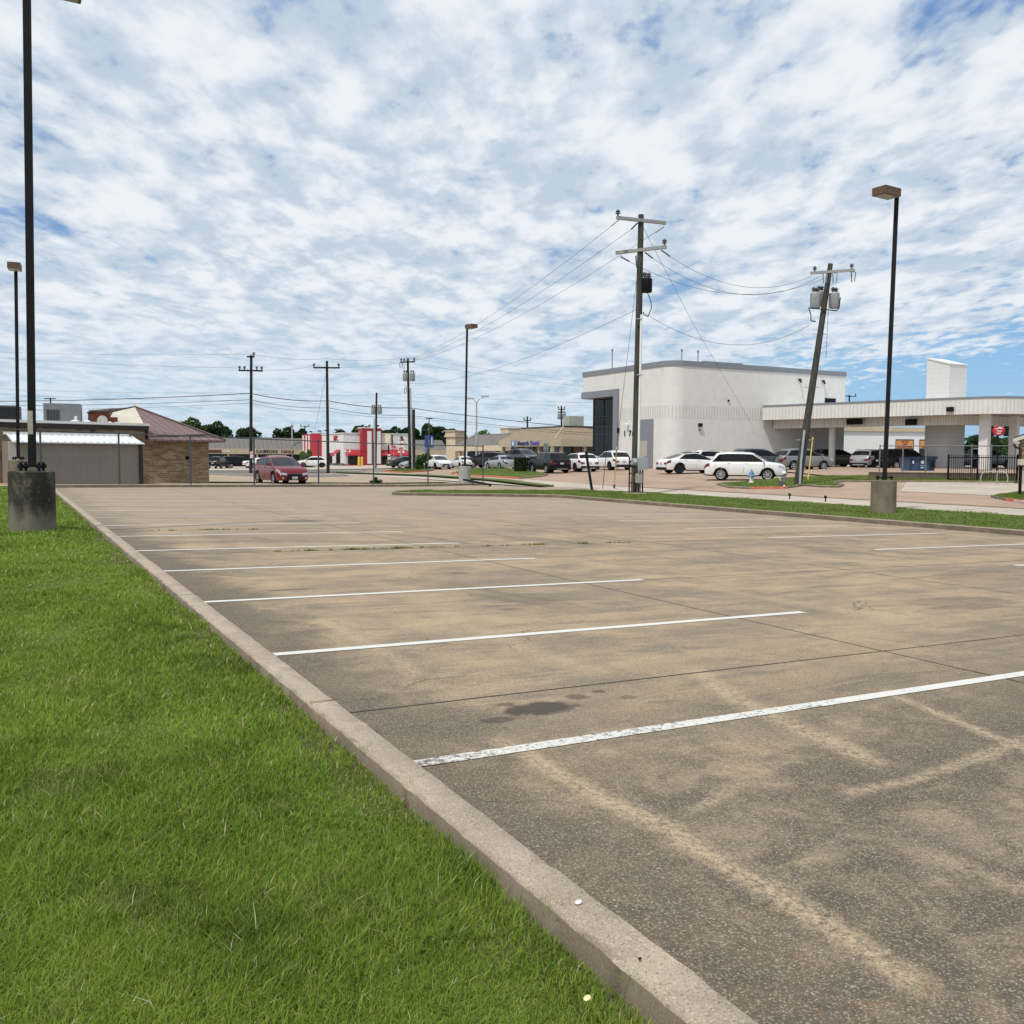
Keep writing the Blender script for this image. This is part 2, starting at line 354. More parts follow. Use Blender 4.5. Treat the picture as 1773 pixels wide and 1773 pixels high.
MGALV = mat('galvanised_steel', (.40, .42, .43), .45, .12, 8, .5)
MTRANS = mat('transformer_grey', (.30, .32, .325), .5, .1, 4)
MBLACK = mat('black_paint', (.008, .008, .009), .6, .1, 6, 0, .15)
MINS = mat('insulator_grey', (.10, .10, .11), .35, .1, 10)
MWIRE = mat('wire', (.05, .052, .056), .6, .05, 3)
MCABLE = mat('black_cable', (.018, .018, .02), .6, .05, 3)
MWHITEP = mat('white_plastic', (.72, .72, .70), .5, .05, 5)
MYEL = mat('yellow_plastic', (.72, .50, .09), .5, .08, 5)
MWALLW = m_lines('painted_block', (.69, .68, .645), (.53, .52, .49), .2, 2, .07, .75, .04, (.50, .475, .43))
MRIB = m_lines('ribbed_panel', (.72, .71, .675), (.42, .40, .37), .42, 3, .10, .7, .04)
MGREYT = mat('grey_trim', (.21, .225, .25), .55, .06, 4)
MGLASS = mat('dark_glass', (.006, .007, .009), .06, .1, 1, 0, .28)
MSTORE = mat('store_glass', (.016, .018, .022), .15, .3, .6, 0, .5)
MTYRE = mat('tyre_rubber', (.012, .012, .012), .9, .1, 10, 0, .15)
MRIM = mat('alloy_rim', (.48, .49, .50), .35, .1, 10, .6)
MRIMD = mat('dark_rim', (.03, .03, .031), .5, .1, 10, .3)
MWSC = mat('windscreen_glass', (.008, .010, .012), .05, .1, 1, 0, .55)
MTRIM = mat('black_trim', (.012, .012, .013), .7, .1, 8, 0, .15)
MTAIL = mat('tail_lamp', (.15, .008, .010), .2, .15, 9, 0, .6)
MHLAMP = mat('head_lamp', (.55, .57, .60), .12, .25, 12, .3, .6)
MCHROME = mat('chrome', (.60, .61, .62), .2, .05, 6, .9)
MPLATE = mat('number_plate', (.42, .44, .46), .5, .2, 30)
MREDP = mat('red_kerb_paint', (.42, .105, .06), .75, .25, 6)
MWHITE = mat('white_paint', (.68, .675, .66), .6, .04, 3)
# ------------------------------------------------------------------ mesh helpers
class MB:
    def __init__(s): s.v = []; s.f = []
    def add(s, vs, fs):
        o = len(s.v); s.v += [tuple(v) for v in vs]; s.f += [tuple(i+o for i in f) for f in fs]; return s
    def box(s, c, d, rz=0, M=None):
        x, y, z = d[0]/2, d[1]/2, d[2]/2
        vs = [Vector((a*x, b*y, e*z)) for a in (-1, 1) for b in (-1, 1) for e in (-1, 1)]
        R = M if M else Matrix.Rotation(rz, 3, 'Z')
        vs = [R@v+Vector(c) for v in vs]
        return s.add(vs, [(0, 1, 3, 2), (4, 6, 7, 5), (0, 4, 5, 1), (2, 3, 7, 6), (0, 2, 6, 4), (1, 5, 7, 3)])
    def tube(s, p0, p1, r0, r1=None, n=10, cap=True):
        r1 = r0 if r1 is None else r1
        p0, p1 = Vector(p0), Vector(p1); d = (p1-p0).normalized()
        a = d.orthogonal().normalized(); b = d.cross(a)
        vs = []
        for p, r in ((p0, r0), (p1, r1)):
            vs += [p+a*(r*math.cos(2*math.pi*i/n))+b*(r*math.sin(2*math.pi*i/n)) for i in range(n)]
        fs = [(i, (i+1) % n, n+(i+1) % n, n+i) for i in range(n)]
        if cap: fs += [tuple(range(n-1, -1, -1)), tuple(range(n, 2*n))]
        return s.add(vs, fs)
    def path(s, pts, r, n=6):
        for a, b in zip(pts[:-1], pts[1:]): s.tube(a, b, r, n=n)
        return s
    def lathe(s, prof, n=16, M=None, caps=True):
        vs = []; m = len(prof)
        for r, z in prof:
            for i in range(n):
                v = Vector((r*math.cos(2*math.pi*i/n), r*math.sin(2*math.pi*i/n), z)); vs.append(M@v if M else v)
        fs = [(j*n+i, j*n+(i+1) % n, (j+1)*n+(i+1) % n, (j+1)*n+i) for j in range(m-1) for i in range(n)]
        if caps: fs += [tuple(range(n-1, -1, -1)), tuple(range((m-1)*n, m*n))]
        return s.add(vs, fs)
    def prism(s, poly, z0, z1):
        n = len(poly)
        vs = [(x, y, z0) for x, y in poly]+[(x, y, z1) for x, y in poly]
        return s.add(vs, [tuple(range(n-1, -1, -1)), tuple(range(n, 2*n))]+[(i, (i+1) % n, n+(i+1) % n, n+i) for i in range(n)])
    def wall(s, pts, z0, z1, t=.12):
        # upright strip of thickness t along a path, thickness to the left of the travel direction
        P = [Vector((p[0], p[1], 0)) for p in pts]; N = []
        for i in range(len(P)):
            a = P[max(0, i-1)]; b = P[min(len(P)-1, i+1)]; d = (b-a).normalized(); N.append(Vector((-d.y, d.x, 0)))
        n = len(P); vs = []
        for p, q in zip(P, N):
            for off in (0, t):
                for z in (z0, z1): vs.append((p.x+q.x*off, p.y+q.y*off, z))
        fs = []
        for i in range(n-1):
            a, b = 4*i, 4*i+4
            fs += [(a, b, b+1, a+1), (a+2, a+3, b+3, b+2), (a+1, b+1, b+3, a+3), (a, a+2, b+2, b)]
        fs += [(0, 1, 3, 2), (4*n-4, 4*n-2, 4*n-1, 4*n-3)]
        return s.add(vs, fs)
    def quad(s, a, b, c, d): return s.add([a, b, c, d], [(0, 1, 2, 3)])
    def build(s, name, m, parent=None, smooth=False, loc=None, rz=0, angle=40):
        me = bpy.data.meshes.new(name); me.from_pydata(s.v, [], s.f); me.update()
        bm = bmesh.new(); bm.from_mesh(me); bmesh.ops.recalc_face_normals(bm, faces=bm.faces); bm.to_mesh(me); bm.free()
        me.materials.append(m)
        if smooth:
            me.polygons.foreach_set('use_smooth', [True]*len(me.polygons)); me.set_sharp_from_angle(angle=R_(angle))
        o = bpy.data.objects.new(name, me); COL.objects.link(o)
        if parent: o.parent = parent
        if loc: o.location = loc
        o.rotation_euler.z = rz
        return o
def tag(o, label=None, cat=None, group=None, kind=None):
    if label: o['label'] = label
    if cat: o['category'] = cat
    if group: o['group'] = group
    if kind: o['kind'] = kind
    return o
def thing(name, label, cat, loc=(0, 0, 0), rz=0, group=None):
    o = bpy.data.objects.new(name, None); COL.objects.link(o); o.empty_display_size = .2
    o.location = loc; o.rotation_euler.z = rz
    return tag(o, label, cat, group)
def copy_tree(o, parent=None):
    c = o.copy(); COL.objects.link(c); c.parent = parent
    for ch in list(o.children): copy_tree(ch, c)
    return c
def S(o): return tag(o, kind='structure')
def sheet(name, pts, dz, m, step=3.0, kind='structure', label=None, cat=None):
    bm = bmesh.new(); vs = [bm.verts.new((p[0], p[1], 0)) for p in pts]; bm.faces.new(vs)
    xs = [p[0] for p in pts]; ys = [p[1] for p in pts]
    def cuts(lo, hi, nodes):
        st = max(step, (hi-lo)/60); c = [lo+i*st for i in range(1, int((hi-lo)/st)+1)]
        return sorted(set([v for v in c if lo < v < hi]+[v for v in nodes if lo < v < hi]))
    for v in cuts(min(xs), max(xs), GX):
        bmesh.ops.bisect_plane(bm, geom=bm.verts[:]+bm.edges[:]+bm.faces[:], plane_co=(v, 0, 0), plane_no=(1, 0, 0))
    for v in cuts(min(ys), max(ys), GY):
        bmesh.ops.bisect_plane(bm, geom=bm.verts[:]+bm.edges[:]+bm.faces[:], plane_co=(0, v, 0), plane_no=(0, 1, 0))
    for v in bm.verts: v.co.z = g(v.co.x, v.co.y)+dz
    bmesh.ops.recalc_face_normals(bm, faces=bm.faces)
    if bm.faces and sum(f.normal.z for f in bm.faces) < 0: bmesh.ops.reverse_faces(bm, faces=bm.faces)
    me = bpy.data.meshes.new(name); bm.to_mesh(me); bm.free(); me.materials.append(m)
    o = bpy.data.objects.new(name, me); COL.objects.link(o); o['kind'] = kind
    return o
def kerb(name, pts, m, h=.12, w=.17, dz=0.0, seg=1.5, bev=.02, closed=False, rough=0.0):
    # kerb along a path; its width lies to the left of the travel direction
    P = []
    q = list(pts)+([pts[0]] if closed else [])
    for a, b in zip(q[:-1], q[1:]):
        a, b = Vector((a[0], a[1], 0)), Vector((b[0], b[1], 0)); n = max(1, int((b-a).length/seg))
        P += [a.lerp(b, i/n) for i in range(n)]
    P.append(Vector((q[-1][0], q[-1][1], 0)))
    sec = [(0, -.35), (.006, h-bev), (.006+bev, h), (w-bev, h), (w, h-bev), (w, -.35)]
    vs = []; n = len(P)
    for i, p in enumerate(P):
        a = P[max(0, i-1)]; b = P[min(n-1, i+1)]; d = (b-a).normalized(); nn = Vector((-d.y, d.x, 0))
        z = g(p.x, p.y)+dz
        for q_, (o, hh) in enumerate(sec):
            jo = random.gauss(0, rough)*(1 if q_ in (1, 2, 3, 4) else .3); jz = random.gauss(0, rough*.6)*(1 if q_ in (1, 2, 3, 4) else 0)
            if rough and q_ in (2, 3) and random.random() < .03: jo += (.012 if q_ == 2 else -.012); jz -= .006
            vs.append((p.x+nn.x*(o+jo), p.y+nn.y*(o+jo), z+hh+jz))
    k = len(sec); fs = [(i*k+j, i*k+j+1, (i+1)*k+j+1, (i+1)*k+j) for i in range(n-1) for j in range(k-1)]
    fs += [tuple(range(k)), tuple((n-1)*k+j for j in range(k-1, -1, -1))]
    mb = MB(); mb.add(vs, fs); return S(mb.build(name, m, smooth=True, angle=50))
def text_mesh(name, body, size, m, parent, M, ext=.01, align='CENTER', squash=1.0):
    cu = bpy.data.curves.new(name, 'FONT'); cu.body = body; cu.size = size; cu.extrude = ext
    cu.align_x = align; cu.align_y = 'CENTER'; cu.resolution_u = 2; cu.offset = size*.025
    t = bpy.data.objects.new(name+'_curve', cu); COL.objects.link(t)
    dg = bpy.context.evaluated_depsgraph_get(); me = bpy.data.meshes.new_from_object(t.evaluated_get(dg))
    bpy.data.objects.remove(t); bpy.data.curves.remove(cu)
    me.materials.clear(); me.materials.append(m)
    o = bpy.data.objects.new(name, me); COL.objects.link(o); o.parent = parent
    o.matrix_local = M@Matrix.Diagonal((squash, 1, 1, 1)); return o
def face_M(p, right, up=Vector((0, 0, 1))):
    r = Vector(right).normalized(); u = Vector(up).normalized(); n = r.cross(u)
    M = Matrix((r, u, n)).transposed().to_4x4(); M.translation = Vector(p); return M

# ------------------------------------------------------------------ ground, roads, kerbs
KX = 1.73-.117          # lot edge of the left kerb (its top edge covers the stripe ends)
KH = .10
def lot_z(x, y): return -.0188*x+.0023*y
def back(x): return 43.1+.305*(x-.2)     # foot of the far kerb
def gsheet():
    xs = [-2500, -900, -300]+[x for x in range(-120, 161, 4)]+[21, 27, 65, 300, 900, 2500]
    ys = [-2500, -900, -300]+[y for y in range(-60, 261, 4)]+[-30, 50, 65, 90, 130, 250, 500, 1200, 2500]
    xs = sorted(set(xs)); ys = sorted(set(ys))
    vs = [(x, y, g(x, y)-.06-(.12 if (-30 < x < 26.5 and -20 < y < 49) else 0)) for y in ys for x in xs]
    n = len(xs); fs = [(j*n+i, j*n+i+1, (j+1)*n+i+1, (j+1)*n+i) for j in range(len(ys)-1) for i in range(n-1)]
    mb = MB(); mb.add(vs, fs); return S(mb.build('ground', MGRND))
gsheet()
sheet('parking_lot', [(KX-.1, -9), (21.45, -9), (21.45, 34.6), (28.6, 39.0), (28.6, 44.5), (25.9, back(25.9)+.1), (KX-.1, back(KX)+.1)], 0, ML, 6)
def strip(name, a, b, w, dz, m):
    a, b = Vector((*a, 0)), Vector((*b, 0)); d = (b-a).normalized(); n = Vector((-d.y, d.x, 0))*w/2
    return sheet(name, [a-n, b-n, b+n, a+n], dz, m, 4)
MJOINT = mat('joint_seal', (.035, .032, .028), .95, .3, 20)
for i, y in enumerate((.45, 5.03, 9.5, 14.3, 18.9, 23.5, 28.1)):
    strip('expansion_joint', (KX, y), (21.3, y-.06), .016 if i < 3 else .022, .0018, MJOINT)
for x in (6.25, 10.9, 15.6): strip('expansion_joint', (x, -5), (x, 42), .013, .0022, MJOINT)
LW = [m_paint_line('stripe_paint_%s' % c, w) for c, w in (('worn', .075), ('fair', -.05), ('good', -.10), ('faded', .02))]
for k in range(-1, 14):
    y = 4.03+2.74*k
    strip('parking_stripe', (KX+.03, y), (1.73+5.44, y-.02),   .10, .004, LW[0 if k == 0 else (2 if k in (1, 2, 3, 4) else (1 if k < 9 else 3))])
for k in range(-2, 9):
    y = 11.70+2.74*k
    strip('parking_stripe', (14.26, y), (19.85, y),   .10, .004, LW[1 if k < 3 else 3])
# kerbs round the lot
kerb('kerb', [(KX, -9), (KX, back(KX)+.1)], MKERB, KH, .165, bev=.016, seg=.07, rough=.0022)
strip('kerb_joint', (KX-.163, 4.98), (KX, 4.97), .010, KH+.004, MJOINT)
for y_ in (9.4, 14.2, 18.8, 23.4, 28): strip('kerb_joint', (KX-.163, y_), (KX, y_-.01), .012, KH+.004, MJOINT)
strip('kerb_joint', (KX-.163, 6.2), (KX, 6.19), .004, KH+.004, MJOINT)
kerb('kerb', [(KX, back(KX)), (26.0, back(26.0))], MKERBD, .13, .16)
kerb('kerb', [(16.2, 39.4), (15.0, 38.2), (14.55, 37.2), (14.7, 36.5), (20.6, 35.05), (21.25, 34.5), (21.35, 33.8), (21.35, -9)], MKERBD, .135, .16)
# grass ground
def lawn_h(x, y): return g(x, y)+KH-.055+.018*math.sin(1.9*x+.7*y)*math.sin(1.1*y-.6*x)
def grid_mesh(name, xs, ys, fn, m):
    vs = [(x, y, fn(x, y)) for y in ys for x in xs]; n = len(xs)
    mb = MB(); mb.add(vs, [(j*n+i, j*n+i+1, (j+1)*n+i+1, (j+1)*n+i) for j in range(len(ys)-1) for i in range(n-1)])
    return S(mb.build(name, m, smooth=True, angle=180))
grid_mesh('lawn', list(np.linspace(-40, -8, 30))+list(np.linspace(-7.7, KX-.18, 40)), np.linspace(-9, 43.3, 170), lambda x, y: lawn_h(x, y)-(.035 if x > KX-.3 else 0), MSOIL)
VERGE = [(21.5, -9), (27.0, -9), (27.1, 36.5), (26.0, 39.5), (22.0, 40.6), (16.6, 39.8), (15.1, 38.2), (14.7, 37.2), (14.9, 36.6), (20.7, 35.2), (21.4, 34.6), (21.5, 33.9)]
sheet('verge', VERGE, .115, MSOIL, 1.5)
# dirt and grass behind the far kerb
sheet('dirt_strip', [(-30, back(-30)+.2), (26.0, back(26)+.15), (27.5, back(26)+2.2), (-30, back(-30)+12)], .07, MTAN, 3)
sheet('grass_edge', [(9.5, back(9.5)+.22), (25.9, back(25.9)+.2), (25.9, back(25.9)+.75), (9.5, back(9.5)+.7)], .10, MSOIL, 2)
# the street to the right: pale near lane, pink apron beyond
sheet('street', [(27.0, -30), (31.2, -30), (31.2, 42), (33.0, 60), (34.5, 96), (27.0, 96), (27.6, 44.6), (26.2, 39.6), (27.0, 37)], .0, MSTREET, 4)
sheet('apron', [(31.0, 2), (36.95, 2), (36.95, 26), (60, 36), (60, 64), (48, 100), (33, 100), (32.8, 60), (31.0, 42)], .012, MPINK, 4)
sheet('forecourt', [(36.9, -5), (80, -5), (80, 37), (52, 37.5), (44.5, 34.5), (36.9, 28.9)], .025, MSTREET, 4)
strip('road_seam', (31.1, 4), (31.1, 42), .07, .03, MJOINT)
for y_ in (8, 14, 20, 26, 32, 38): strip('road_seam', (27.2, y_), (31.1, y_+.3), .03, .018, MJOINT)
for y_ in (17, 30): strip('road_seam', (37, y_+1), (60, y_+2), .04, .045, MJOINT)
sheet('side_road', [(-10, 84), (60, 92), (60, 106), (-10, 98)], .012, MASPH, 5)
sheet('side_lot', [(9.4, back(9.4)+9), (26.6, 56), (27.4, 84.5), (8, 84)], .03, MTAN, 4)
sheet('asphalt_patch', [(17, 68), (24.5, 72), (26.5, 79), (14, 80)], .045, MASPH, 4)
sheet('mall_lot', [(-10, 108), (80, 108), (80, 180), (-10, 180)], .012, MSTREET, 6)
sheet('street_verge', [(27.3, 46.2), (28.0, 46.0), (30.0, 55), (30.3, 70), (28.5, 88), (24, 92), (23.6, 91), (27.6, 86), (29.2, 69), (28.9, 56)], .13, MSOIL, 3)
kerb('kerb', [(28.2, 46.0), (30.2, 55), (30.5, 70), (28.7, 88)], MKERBD, .12, .15)
# grass islands with kerbs along the far side of the street
def island(pts, red=None, h=.12):
    P = [G(*p) for p in pts]
    c = sum(P, Vector())/len(P)
    ar = sum(P[i].x*P[(i+1) % len(P)].y-P[(i+1) % len(P)].x*P[i].y for i in range(len(P)))
    if ar < 0: P = P[::-1]
    sheet('island_grass', [p+(c-p)*.02 for p in P], h-.005, MSOIL, 1.5)
    kerb('kerb', [(p.x, p.y) for p in P], MKERBD, h, .16, closed=True, seg=.7)
    return P
ISL = []
ISL.append(island([(1240, 840), (1262, 845.5), (1300, 847.5), (1362, 846.5), (1392, 842), (1420, 844.5), (1452, 845), (1462, 842), (1440, 838), (1470, 834), (1510, 829.5), (1512, 826), (1440, 826), (1375, 829), (1320, 834)]))
ISL.append(island([(781, 821), (800, 824), (850, 826.5), (900, 829.5), (938, 826), (950, 823), (930, 819), (880, 812.5), (815, 812)]))
ISL.append(island([(664, 817.5), (700, 819), (740, 817), (752, 814.5), (730, 813), (690, 813.5)]))
ISL.append(island([(1715, 862), (1742, 868), (1790, 874), (1830, 872), (1830, 856), (1760, 857)]))
ISL.append(island([(1440, 835), (1640, 835.5), (1770, 837), (1770, 831), (1640, 830), (1520, 829), (1470, 833)], h=.10))
def red_kerb(P, i0, i1, words=None):
    # repaint of a run of an island kerb: a thin coat standing just proud of it
    run = [P[(i0+i) % len(P)] for i in range(i1-i0+1)]; pts = []
    for i, p in enumerate(run):
        d = (run[min(len(run)-1, i+1)]-run[max(0, i-1)]).normalized(); pts.append((p.x+d.y*.012, p.y-d.x*.012))
    o = kerb('painted_kerb', pts, MREDP, .126, .185, seg=.7)
    if words:
        a, b = max(zip(run[:-1], run[1:]), key=lambda s: (s[1]-s[0]).length); d = (b-a).normalized(); c = a.lerp(b, .5)
        text_mesh('lettering', words, .12, MWHITE, o, face_M((c.x+d.y*.02, c.y-d.x*.02, g(c.x, c.y)+.065), (d.x, d.y, 0)), .004, squash=1.5)
def idx(P, px_, py_): t = G(px_, py_); return min(range(len(P)), key=lambda i: (P[i]-t).length)
def paint_between(P, a, b, words=None):
    i, j = idx(P, *a), idx(P, *b)
    if (j-i) % len(P) > len(P)/2: i, j = j, i
    if j < i: j += len(P)
    red_kerb(P, i, j, words)
paint_between(ISL[0], (1300, 847.5), (1362, 846.5)); paint_between(ISL[1], (781, 821), (900, 829.5), 'FIRE LANE')
paint_between(ISL[2], (664, 817.5), (740, 817)); paint_between(ISL[3], (1742, 868), (1830, 872), 'FIRE LANE')

# ------------------------------------------------------------------ buildings
def arc(cx, cy, r, a0, a1, n=8): return [(cx+r*math.cos(R_(a0+(a1-a0)*i/n)), cy+r*math.sin(R_(a0+(a1-a0)*i/n))) for i in range(n+1)]
def ribs(path, z0, z1, step, w=.05, t=.03):
    mb = MB(); P = [Vector((*p, 0)) for p in path]; carry = 0
    for a, b in zip(P[:-1], P[1:]):
        L = (b-a).length; d = (b-a)/L; s = carry
        while s < L:
            p = a+d*s; n = Vector((d.y, -d.x, 0))
            mb.box((p.x+n.x*t/2, p.y+n.y*t/2, (z0+z1)/2), (w, t, z1-z0), math.atan2(d.y, d.x)); s += step
        carry = s-L
    return mb
def white_building():
    t = thing('white_building', 'two storey white painted block building with rounded corner, grey coping and drive through canopy', 'building', (0, 0, 0))
    XL, YB, XR, YE = 51.5, 64.3, 73.4, 78.5; r = 1.5
    cor = arc(XL+r, YB+r, r, 180, 270, 10)
    z0, zb0, zb1, zc, zt = .3, 5.02, 6.22, 9.66, 10.12
    low = [(XL, 72.2)]+cor+[(XR, YB)]
    full = [(XL, YE)]+cor+[(XR, YB)]
    MB().wall(low, z0, zb0, .3).build('wall', MWALLW, t, True)
    MB().wall(low, zb0, zb1, .3).build('band', mat('painted_panel', (.66, .65, .615), .7, .04, 2), t, True)
    ribs(low, zb0+.02, zb1-.02, .33).build('rib', mat('panel_rib', (.55, .54, .51), .7, .04, 2), t)
    MB().wall([(p[0]-.012 if i > 999 else p[0], p[1]) for i, p in enumerate(low)], zb1, 8.06, .3).build('wall', MWALLW, t, True)
    MB().wall(full, 8.06, zc, .3).build('wall', MWALLW, t, True)
    b2 = MB()
    b2.box(((XL+XR)/2+.6, YE-.15, (z0+zc)/2), (XR-XL-1.3, .3, zc-z0)); b2.box((XR-.15, (YB+YE)/2, (z0+zc)/2), (.3, YE-YB-.7, zc-z0))
    b2.build('wall', MWALLW, t)
    fc = [(XL, YE+.05)]+cor+[(XR+.05, YB)]
    MB().wall([(x, y) for x, y in [(XL-.07, YE+.07)]+arc(XL+r, YB+r, r+.07, 180, 270, 10)+[(XR+.07, YB-.07)]], zc, zt, .5).build('coping', MGREYT, t, True)
    MB().prism(arc(XL+r, YB+r, r-.12, 180, 270, 8)+[(XR-.2, YB+.12), (XR-.2, YE-.2), (XL+.12, YE-.2)], 9.4, 9.6).build('roof', MGREYT, t)
    # recessed entrance with the tall dark curtain wall
    fr = MB(); fr.box((XL+.02, (72.9+YE)/2, 7.73), (.5, YE-72.9, .66)); fr.box((XL+.02, 72.55, (z0+8.06)/2), (.5, .7, 8.06-z0))
    fr.box((XL+.75, (72.9+YE)/2, 7.45), (1.0, YE-72.9, .12)); fr.box((XL+.7, 72.55, 3.9), (.9, .5, 7.2))
    fr.build('entrance_surround', MGREYT, t)
    w = MB().box((XL+1.25, 75.65, 3.9), (.1, 5.4, 7.0)).build('curtain_wall', MGLASS, t)
    mu = MB()
    for y in (73.0, 74.75, 76.5, 78.3): mu.box((XL+1.17, y, 3.9), (.08, .10, 7.0))
    for z in (2.0, 3.8, 4.6, 5.6, 6.6): mu.box((XL+1.175, 75.65, z), (.07, 5.3, .07))
    mu.build('mullion', mat('dark_frame', (.03, .032, .036), .4, .1, 4), w)
    d = MB().box((XL-.01, 68.15, 2.7), (.10, 2.7, 4.6)).build('door_surround', MGREYT, t)
    MB().box((XL-.04, 68.15, 1.75), (.10, 1.1, 2.6)).build('door', mat('beige_door', (.42, .38, .33), .5, .06, 3), t)
    MB().box((XL-.1, 67.75, 1.6), (.06, .06, .16)).build('door_handle', MTRIM, t)
    fl = lambda nm, p, s_, m_: MB().box(p, s_).build(nm, m_, t)
    fl('wall_lamp', (XL-.12, 72.2, 4.1), (.2, .3, .45), MBLACK)
    c = MB().lathe([(.0, -.16), (.14, -.08), (.16, .05), (.10, .16)], 12, Matrix.Translation((XL-.2, 70.6, 4.55)))
    c.build('dome_camera', MWHITEP, t, True)
    fl('wall_lamp', (XL-.1, 69.7, 3.7), (.18, .22, .4), MBLACK)
    for dy, ch in ((71.2, '1'), (70.35, '7')): text_mesh('house_number', ch, .75, MTRIM, t, face_M((XL-.03, dy, 3.75), (0, -1, 0)), .02)
    fl('floodlight', (54.75, YB-.13, 4.45), (.34, .22, .3), MTRIM); fl('sensor', (54.7, YB-.06, 4.0), (.12, .1, .12), MTRIM)
    fl('vent', (58.1, YB-.05, 6.75), (.16, .1, .16), MTRIM)
    for x in (67.0, 70.2):
        c = MB().box((x, YB-.12, 9.05), (.16, .22, .2)).tube((x, YB-.2, 8.98), (x-.18, YB-.45, 8.8), .09, n=8); c.build('security_camera', MTRIM, t)
    fl('window', (71.3, YB-.02, 7.05), (1.5, .08, .75), MGLASS)
    fl('wall_vent', (60.4, YB-.05, 2.0), (.65, .1, .45), MGREYT)
    for x, y, h in ((51.9, 74.0, 2.3), (55.2, 67.5, 1.7), (56.3, 66.5, 1.5)):
        MB().tube((x, y, 9.6), (x, y, 10.1+h*.75), .05).lathe([(.05, 0), (.10, .03), (.10, .18), (.04, .24)], 8, Matrix.Translation((x, y, 10.1+h*.75))).build('vent_pipe', MGREYT, t)
    MB().box((57.5, YB+.3, 10.17), (4.6, .5, .1)).build('roof_flashing', MGREYT, t)
    # canopy
    A, B = (62.2, 64.1), (67.0, 46.6)
    d = Vector((B[0]-A[0], B[1]-A[1])).normalized()
    cur = [A, (A[0]+d.x*6, A[1]+d.y*6), B, (67.5, 45.3), (68.4, 44.4), (69.8, 43.9), (74, 43.4), (84, 42.4)]
    MB().wall(cur, 5.06, 6.30, .25).build('canopy_fascia', MWALLW if False else mat('painted_panel', (.72, .71, .675)), t, True)
    ribs(cur, 5.08, 6.28, .34).build('rib', mat('panel_rib', (.5, .5, .5)), t)
    MB().wall([(x-.05, y-.03) for x, y in cur], 6.30, 6.44, .45).build('coping', MGREYT, t, True)
    MB().prism([(x+.1, y+.05) for x, y in cur]+[(84, 60), (73.5, 64.1)], 5.95, 6.2).build('canopy_roof', MWHITE, t)
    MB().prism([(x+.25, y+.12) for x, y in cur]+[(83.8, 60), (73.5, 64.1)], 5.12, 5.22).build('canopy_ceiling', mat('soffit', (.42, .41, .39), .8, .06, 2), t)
    bm_ = [(63.6, 64.1), (68.35, 48.2)]
    MB().wall(bm_, 4.3, 5.1, .4).build('canopy_beam', MRIB, t); ribs(bm_, 4.32, 5.06, .22, .05, .025).build('rib', mat('panel_rib', (.5, .5, .5)), t)
    MB().wall([(68.4, 48.2), (82, 46.6)], 4.3, 5.1, .4).build('canopy_beam', MRIB, t)
    for q, zz in ((bm_[0], 0), (bm_[1], 0)): pass
    fl('canopy_sign', (65.55, 56.3, 4.75), (.12, 1.7, .5), MBLACK); fl('canopy_sign', (66.95, 51.6, 4.6), (.12, 1.1, .5), MBLACK)
    fl('floodlight', (66.55, 47.7, 5.5), (.3, .5, .35), MTRIM)
    c = MB().box((71.0, 43.5, 5.95), (.18, .3, .25)).tube((71.0, 43.4, 5.85), (71.25, 43.0, 5.75), .11, n=8); c.build('security_camera', MTRIM, t)
    for px_, D, rad, sq in ((1440, 84, .30, 0), (1703.5, 73.5, .33, 1), (1754, 76, .30, 1)):
        x, y = xy(px_, D); z = g(x, y)
        mb = MB()
        if sq: mb.box((x, y, (z+5.1)/2), (rad*2, rad*2, 5.1-z), .2)
        else: mb.tube((x, y, z), (x, y, 5.1), rad, n=18)
        mb.build('column', MWHITE if True else MWALLW, t, not sq)
    # tower through the canopy, with a mono pitch roof
    x0, x1, y0, y1 = 70.1, 72.4, 50.4, 52.6
    tw = MB(); zz = g(70, 51)
    tw.add([(x0, y0, zz), (x1, y0, zz), (x1, y1, zz), (x0, y1, zz), (x0, y0, 9.5), (x1, y0, 9.5), (x1, y1, 10.15), (x0, y1, 10.15)],
           [(0, 1, 5, 4), (1, 2, 6, 5), (2, 3, 7, 6), (3, 0, 4, 7), (3, 2, 1, 0), (4, 5, 6, 7)])
    o = tw.build('tower', m_lines('tower_siding', (.62, .615, .60), (.40, .40, .40), .42, 2, .05, .7, .03), t)
    e = MB().add([(x0-.06, y0-.06, 9.5), (x1+.06, y0-.06, 9.5), (x1+.06, y1+.06, 10.17), (x0-.06, y1+.06, 10.17), (x0-.06, y0-.06, 9.6), (x1+.06, y0-.06, 9.6), (x1+.06, y1+.06, 10.27), (x0-.06, y1+.06, 10.27)],
                 [(0, 1, 5, 4), (1, 2, 6, 5), (2, 3, 7, 6), (3, 0, 4, 7), (3, 2, 1, 0), (4, 5, 6, 7)]); e.build('tower_roof', MWHITE, o)
    return t
white_building()

# brick clinic at the left, turned with the far kerb
ANG = math.atan(.305); EX = Vector((math.cos(ANG), math.sin(ANG), 0)); EY = Vector((-math.sin(ANG), math.cos(ANG), 0))
O0 = Vector((0.2, 43.1, 0))
def loc2(p, q): v = O0+EX*p+EY*q; return (v.x, v.y)
def uv(px_, q):      # distance along the far kerb line of a sight line at offset q behind the kerb
    d = CF+CR*((px_-886.5)/FPX); d = Vector((d.x, d.y, 0)); n = EY.dot(d); t = (q+EY.dot(O0))/n
    return EX.dot(d*t-O0), CF.dot(d*t)+0
MBRICK = m_brick('buff_brick', (.21, .135, .075), (.42, .31, .185), (.40, .335, .25), .30, .10)
MBROWN = mat('brown_metal', (.032, .020, .016), .5, .15, 4)
MROOFM = m_lines('standing_seam', (.175, .108, .105), (.02, .011, .011), .42, 0, .15, .5, .08)
